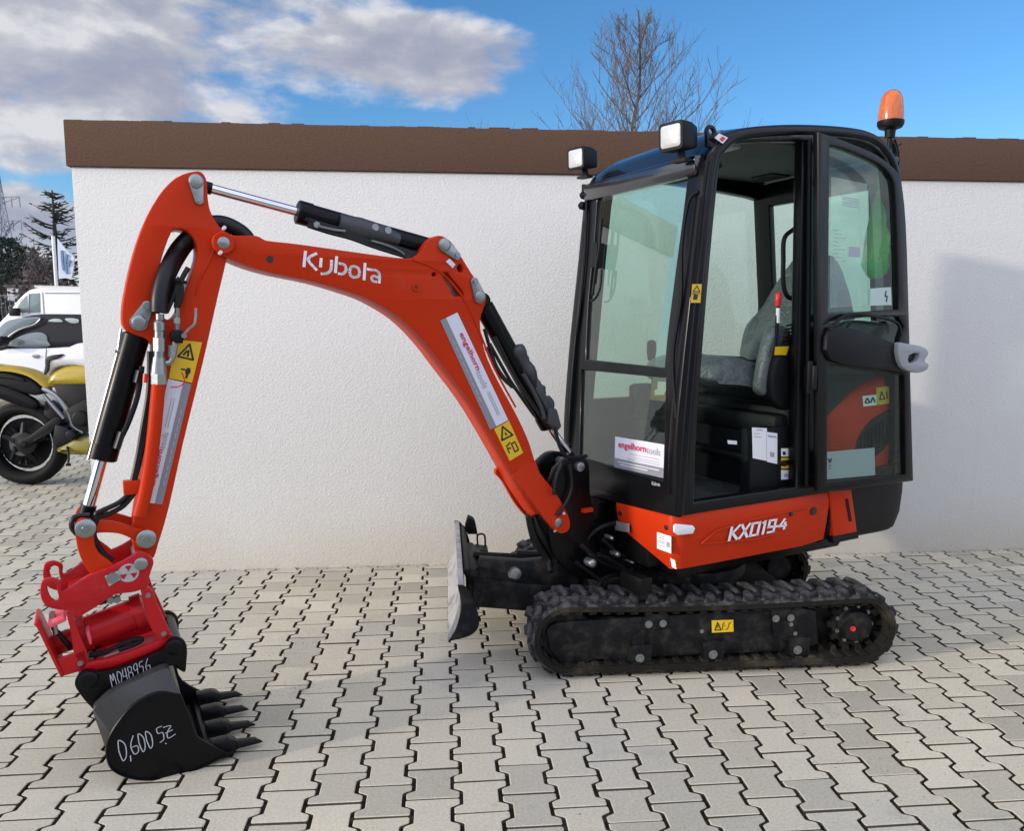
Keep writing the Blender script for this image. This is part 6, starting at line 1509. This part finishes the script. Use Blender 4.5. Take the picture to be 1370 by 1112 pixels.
for i in range(2500):
    p = Vector((rq.uniform(-19, -11), 24 + rq.uniform(0, .8), rq.uniform(0, 1.35))); s = rq.uniform(.04, .1)
    n1 = Vector((rq.gauss(0, 1), rq.gauss(0, 1), rq.gauss(0, 1))).normalized(); n2 = n1.orthogonal().normalized(); mb.add([p + n1 * s, p + n2 * s * .6, p - n1 * s, p - n2 * s * .6], [(0, 1, 2, 3)])
build('low_hedge', mb, hedgem, label='low green hedge behind the yard fence', cat='hedge', smooth=0, root=(-15, 24.4, 0))

# white van
vy = 18.0; V_ = VF(vy)
vb = V_.P(V_.T(70, 430)[0], 0, 0)
van = thing('white_van', 'white panel van seen side-on behind the dark-roofed car', 'van', vb)
o0 = V_.T(8, 424); vtop = V_.T(60, 385)[1]
prof_v = [(o0[0] - 1.0, .35), (o0[0] - 1.05, .95), (o0[0] - .55, 1.15), V_.T(8, 421), V_.T(22, 402), V_.T(36, 389), V_.T(48, 385.5), (V_.T(60, 385)[0], vtop), (o0[0] + 4.1, vtop), (o0[0] + 4.15, vtop - .2), (o0[0] + 4.15, .35)]
pv = cr([(*prof_v[0], 1), prof_v[1], prof_v[2]] + prof_v[3:8] + [prof_v[8], prof_v[9], (*prof_v[10], 1)], 3)
mb = MB(); mb.plate(V_, pv, [], 0, 1.95, .06); body = build('body', mb, vanwhite, van, smooth=45)
mb = MB(); mb.plate(V_, V_.TT([(22, 418), (26, 405), (39, 393), (53, 392), (54, 418)], 0), [], -.012, .01, .004); build('side_window', mb, M('van_window_glass', (.18, .24, .22), .08, coat=.6), van)
mb = MB(); mb.plate(V_, V_.TT([(38, 419), (38, 394), (40, 393), (40, 419)], 0), [], -.022, -.010, .003); mb.box(V_, *sorted((V_.T(57, 400)[0], V_.T(58.2, 400)[0])), .5, V_.T(57, 391)[1], -.008, .0); mb.box(V_, V_.T(60, 392)[0], V_.T(110, 392)[0], V_.T(60, 393)[1], V_.T(60, 391.5)[1], -.008, .0); build('panel_seam', mb, greymetal, van)
mb = MB(); p = V_.T(25, 417); mb.box(V_, p[0] - .09, p[0] + .09, p[1] - .10, p[1] + .08, -.22, -.06); build('wing_mirror', mb, plastic, van, bevel=.02)
for dx in (-.1, 3.3):
    mb = MB(); mb.revolve(V_.P(o0[0] + dx, .33, -.01), (0, 1, 0), [(0, .2), (0, .33), (.2, .33)], 24); build('wheel', mb, tyre, van)
# white car with black roof
cy2 = 13.0; S_ = VF(cy2); c0 = S_.T(40, 500)
car = thing('white_car', 'white convertible car with black soft top parked behind the motorcycle', 'car', S_.P(c0[0], 0, 0))
def sp(lst, n=0): return S_.TT(lst, n)
xl_ = S_.T(-60, 470)[0]; xr2 = S_.T(160, 470)[0]
bod = [(xl_ - .4, .30), (xl_ - .5, .62), (xl_ - .2, S_.T(0, 476)[1] - .12), S_.T(-10, 474), S_.T(6, 467), S_.T(60, 466), S_.T(104, 464), (xr2 + .2, S_.T(0, 462)[1] - .05), (xr2 + .4, .7), (xr2 + .35, .30)]
mb = MB(); mb.plate(S_, cr([(*bod[0], 1)] + bod[1:-1] + [(*bod[-1], 1)], 3), [], 0, 1.72, .07); cbody = build('body', mb, whitecar, car, smooth=50)
topp = [S_.T(-16, 470), S_.T(-8, 450), S_.T(10, 430), S_.T(34, 421.5), S_.T(70, 420), S_.T(100, 423), (xr2 - .1, S_.T(0, 440)[1]), (xr2 + .1, S_.T(0, 462)[1])]
mb = MB(); mb.plate(S_, cr([(*topp[0], 1)] + topp[1:-1] + [(*topp[-1], 1)], 3), [], .10, 1.62, .10); build('soft_top', mb, darkcloth, car, smooth=50)
mb = MB(); mb.plate(S_, cr(sp([(10, 463), (22, 452), (38, 446), (52, 444.5), (61, 448), (63, 456), (63, 464)], .08), 3), [], .082, .11, .006); build('side_window', mb, M('car_window_glass', (.17, .20, .205), .08, coat=.6), car)
mb = MB(); mb.plate(S_, cr(sp([(-14, 462), (-2, 440), (14, 428), (48, 424), (54, 427), (40, 434), (22, 444), (6, 458)], .08), 3), [], .075, .11, .006); build('windscreen', mb, M('car_screen_glass', (.17, .215, .225), .06, coat=.8), car)
mb = MB(); mb.tube(cr3([S_.W(x, y, .06) for x, y in ((-4, 468), (10, 452), (26, 441), (46, 434), (54, 427))], 3), .016, 6); build('window_frame', mb, greymetal, car)
mb = MB(); mb.plate(S_, cr(sp([(64, 430), (70, 426.5), (80, 427), (83, 431)], .08), 2), [], .085, .10, .004); mb.plate(S_, cr(sp([(86, 427), (92, 425.5), (104, 427), (104, 432), (94, 432)], .08), 2), [], .085, .10, .004); build('rear_window', mb, M('pale_window_glass', (.40, .46, .44), .1), car)
mb = MB(); p = S_.T(3, 458); mb.plate(S_, cr(sp([(-2, 452), (6, 450), (9, 455), (7, 462), (0, 465), (-3, 460)], -.1), 3), [], -.20, .0, .03); build('wing_mirror', mb, plastic, car)
mb = MB(); mb.plate(S_, cr(sp([(43, 475), (48, 474), (53, 475), (53, 478), (47, 479)]), 2), [], -.03, .0, .008); build('door_handle', mb, greymetal, car)
mb = MB(); mb.tube([S_.W(62, 466, -.003), S_.W(60, 500, -.003), S_.W(58, 530, -.003)], .006, 4); build('door_seam', mb, blackpr, car)
for dx in (-.15, 2.45):
    mb = MB(); cx2 = S_.T(-40, 500)[0] + dx; mb.revolve(S_.P(cx2, .31, -.02), (0, 1, 0), [(0, .19), (.0, .31), (.2, .31)], 28); w_ = build('wheel', mb, tyre, car)
    mb = MB(); mb.revolve(S_.P(cx2, .31, -.024), (0, 1, 0), [(0, .19), (.01, .19)], 20); build('rim', mb, greymetal, w_)

# ------------------------------------------------------------------ motorcycle
my = 7.0; B_ = VF(my); MW = lambda x, y, n=0: B_.W(x, y, n); MT = lambda lst, n=0: B_.TT(lst, n)
wc_ = B_.T(35, 593); rw = wc_[1]
wc_ = (wc_[0], rw)
moto = thing('motorcycle', 'yellow and black sports motorcycle partly hidden by the garage corner', 'motorcycle', B_.P(wc_[0] + .7, 0, 0))
def torus(mb, c, R0, r, n=40, k=10, sq=1.0):
    vs = []; fs = []
    for i in range(n):
        a = 2 * math.pi * i / n
        for j in range(k):
            b = 2 * math.pi * j / k; rr = R0 + r * math.cos(b); vs.append(B_.P(c[0] + rr * math.cos(a), c[1] + rr * math.sin(a), r * sq * math.sin(b)))
    for i in range(n):
        for j in range(k): fs.append((i * k + j, ((i + 1) % n) * k + j, ((i + 1) % n) * k + (j + 1) % k, i * k + (j + 1) % k))
    mb.add(vs, fs)
for wx_ in (wc_[0], wc_[0] + 1.40):
    mb = MB(); torus(mb, (wx_, rw), rw - .060, .060, sq=1.4); wo = build('wheel', mb, tyre, moto, smooth=60)
    mb = MB(); torus(mb, (wx_, rw), rw - .108, .014, 36, 6, 3.0)
    for i in range(3):
        a = R(20 + 120 * i)
        for s in (-.16, .16): mb.tube([B_.P(wx_ + .03 * math.cos(a), rw + .03 * math.sin(a)), B_.P(wx_ + .20 * math.cos(a + s), rw + .20 * math.sin(a + s))], [.022, .014], 6)
    mb.revolve(B_.P(wx_, rw, -.06), (0, 1, 0), [(0, .03), (.0, .05), (.12, .05), (.12, .03)], 20); build('rim', mb, plastic, wo)
    mb = MB(); mb.revolve(B_.P(wx_ + .0, rw, -.075), (0, 1, 0), [(0, .02), (0, .105), (.006, .105), (.006, .02)], 28); build('brake_disc', mb, castgrey, wo)
tail = cr(MT([(-30, 486), (-5, 490), (25, 492), (48, 498), (64, 508), (74, 517), (66, 518), (50, 505), (28, 497), (0, 493), (-30, 489)]), 3)
mb = MB(); mb.plate(B_, tail, [], -.11, .11, .03); build('tail_fairing', mb, M('tail_yellow', (.42, .30, .02), .4), moto, smooth=50)
mb = MB(); mb.plate(B_, cr(MT([(-30, 485), (0, 494), (30, 500), (50, 508), (64, 522), (54, 528), (28, 522), (4, 516), (-30, 514)]), 3), [], -.095, .095, .02)
mb.plate(B_, cr(MT([(-30, 494), (0, 497), (24, 500), (42, 506), (40, 509), (20, 505), (-30, 502)]), 3), [], -.118, .118, .004)
build('seat_and_subframe', mb, plastic, moto, smooth=50)
mb = MB(); mb.tube(cr3([MW(58, 520, -.10), MW(76, 530, -.12), (MW(92, 552, -.13)), MW(99, 570, -.13), MW(112, 578, -.13)], 5), [.022] * 21, 8); mb.tube(cr3([MW(58, 528, -.09), MW(72, 544, -.11), MW(86, 560, -.11)], 4), .016, 8); build('frame_spar', mb, greymetal, moto)
mb = MB(); mb.plate(B_, cr(MT([(34, 588), (50, 580), (84, 556), (90, 566), (62, 586), (40, 598)]), 3), [], -.115, -.08, .01); build('swingarm', mb, plastic, moto, smooth=50)
mb = MB()
for poly_, d_ in (([(82, 514), (130, 508), (150, 530), (112, 560), (98, 548)], .13), ([(96, 548), (150, 520), (150, 575), (112, 575)], .15), ([(84, 566), (100, 570), (112, 585), (92, 596), (80, 590)], .12), ([(66, 536), (84, 548), (88, 566), (74, 572), (64, 556)], .07)):
    mb.prism(B_, MT(poly_), -d_, d_)
for r_c in ((108, 560, .07), (96, 582, .045)): mb.revolve(MW(r_c[0], r_c[1], -.15), (0, -1, 0), [(-.05, r_c[2]), (.02, r_c[2]), (.03, r_c[2] * .8)], 24)
mb.tube(cr3([MW(72, 575, -.10), MW(60, 582, -.12), MW(46, 590, -.13)], 3), .012, 6)
build('engine', mb, plastic, moto, smooth=30, bevel=.01)
mb = MB(); mb.revolve(MW(35, 593, -.085), (0, -1, 0), [(-.01, .02), (-.01, .095), (.01, .095), (.02, .03), (.04, .02)], 24); mb.revolve(MW(35, 593, .05), (0, -1, 0), [(-.01, .02), (-.01, .232), (.01, .232), (.01, .02)], 32)  # second disc is a dark backing added to darken the open wheel
for i in range(5):
    q_ = i * 1.257; mb.tube([B_.P(wc_[0] + .05 * math.cos(q_), rw + .05 * math.sin(q_), -.07), B_.P(wc_[0] + .19 * math.cos(q_ + .25), rw + .19 * math.sin(q_ + .25), -.03)], [.03, .02], 6)
build('rear_hub_and_backing', mb, plastic, moto)
mb = MB(); mb.plate(B_, cr(MT([(-8, 560), (2, 546), (22, 538), (48, 540), (66, 552), (60, 556), (44, 548), (22, 547), (6, 553), (-2, 564)]), 3), [], -.06, .06, .01); build('rear_hugger', mb, plastic, moto, smooth=50)
mb = MB(); mb.plate(B_, cr(MT([(-34, 508), (0, 510), (34, 522), (58, 536), (56, 546), (30, 540), (0, 530), (-34, 526)]), 3), [], -.12, -.03, .03); build('silencer', mb, black, moto, smooth=50)
mb = MB(); mb.plate(B_, cr(MT([(74, 515), (78, 500), (90, 492), (112, 488), (150, 492), (150, 512), (90, 514)]), 3), [], -.15, .15, .05); build('tank_side', mb, yellowp, moto, smooth=60)
mb = MB(); mb.plate(B_, cr(MT([(68, 492), (76, 476), (96, 466), (120, 458), (150, 470), (150, 494), (108, 488), (82, 492), (74, 504)]), 3), [], -.14, .14, .05); build('fuel_tank', mb, whitecar, moto, smooth=60)
mb = MB(); mb.plate(B_, cr(MT([(74, 478), (84, 474), (98, 473), (90, 479), (80, 482), (78, 494), (72, 500), (74, 486)]), 3), [], -.153, -.13, .004); build('tank_decal', mb, blackpr, moto, smooth=50)
mb = MB(); mb.plate(B_, cr(MT([(84, 600), (100, 590), (118, 582), (170, 575), (170, 600), (110, 606)]), 3), [], -.14, .14, .04); build('belly_pan', mb, olive, moto, smooth=50)
mb = MB(); mb.tube(cr3([MW(90, 598, -.14), MW(92, 610, -.2), MW(91, 622, -.24)], 3), .010, 6); mb.tube([MW(88, 622, -.26), MW(95, 622, -.24)], .012, 6); build('kickstand', mb, plastic, moto)
mb = MB(); mb.plate(B_, cr(MT([(150, 470), (200, 450), (230, 480), (240, 540), (220, 590), (170, 590), (150, 540)]), 3), [], -.18, .18, .05); build('front_fairing', mb, yellowp, moto, smooth=60)
mb = MB(); fx_ = wc_[0] + 1.40; 
for w in (-.1, .1): mb.tube([B_.P(fx_, rw, w), B_.P(fx_ - .28, .88, w)], .026, 10); mb.tube([B_.P(fx_ - .28, .88, w), B_.P(fx_ - .38, .92, w * 3)], .014, 8)
build('front_fork', mb, greymetal, moto)

# gabled house behind the photographer shows as a reflection; unseen hall added to darken reflections
BF = Frame((4, -32, 0), (1, 0, 0), UP, (0, -1, 0))
hs_ = thing('gabled_house', 'gabled house across the yard behind the viewpoint, seen only as a reflection', 'building', (4, -32, 0))
mb = MB(); mb.prism(BF, [(-6, 0), (6, 0), (6, 4.6), (0, 8.2), (-6, 4.6)], 0, 12); build('wall', mb, M('house_render', (.20, .20, .18), .9), hs_)
mb = MB(); mb.prism(BF, [(-6.5, 4.3), (0, 8.25), (6.5, 4.3), (6.5, 4.55), (0, 8.5), (-6.5, 4.55)], -.4, 12.4); build('roof', mb, M('house_roof', (.06, .035, .03), .8), hs_)
for i in range(3):
    mb = MB(); mb.box(BF, -4.2 + i * 3.2, -3.0 + i * 3.2, 1.2, 2.5, -.03, .02); build('window', mb, gl_car, hs_)

hf_ = Frame((12, -20, 0), (1, 0, 0), UP, (0, -1, 0))
hl2 = thing('added_hall', 'long flat hall added unseen behind the viewpoint to darken reflections', 'building', (12, -20, 0))
mb = MB(); mb.box(hf_, -22, 24, 0, 5.2, 0, 9); build('wall', mb, M('hall_cladding', (.11, .115, .12), .8), hl2)
mb = MB(); mb.box(hf_, -22.2, 24.2, 5.2, 5.7, -.2, 9.2); build('roof_edge', mb, M('hall_roof_edge', (.05, .05, .055), .7), hl2)
for i in range(7):
    mb = MB(); mb.box(hf_, -19 + i * 6, -15.5 + i * 6, 0.05, 3.6, -.05, .02); build('roller_door', mb, M('roller_door_grey', (.16, .165, .17), .7) if i == 0 else bpy.data.materials['roller_door_grey'], hl2)
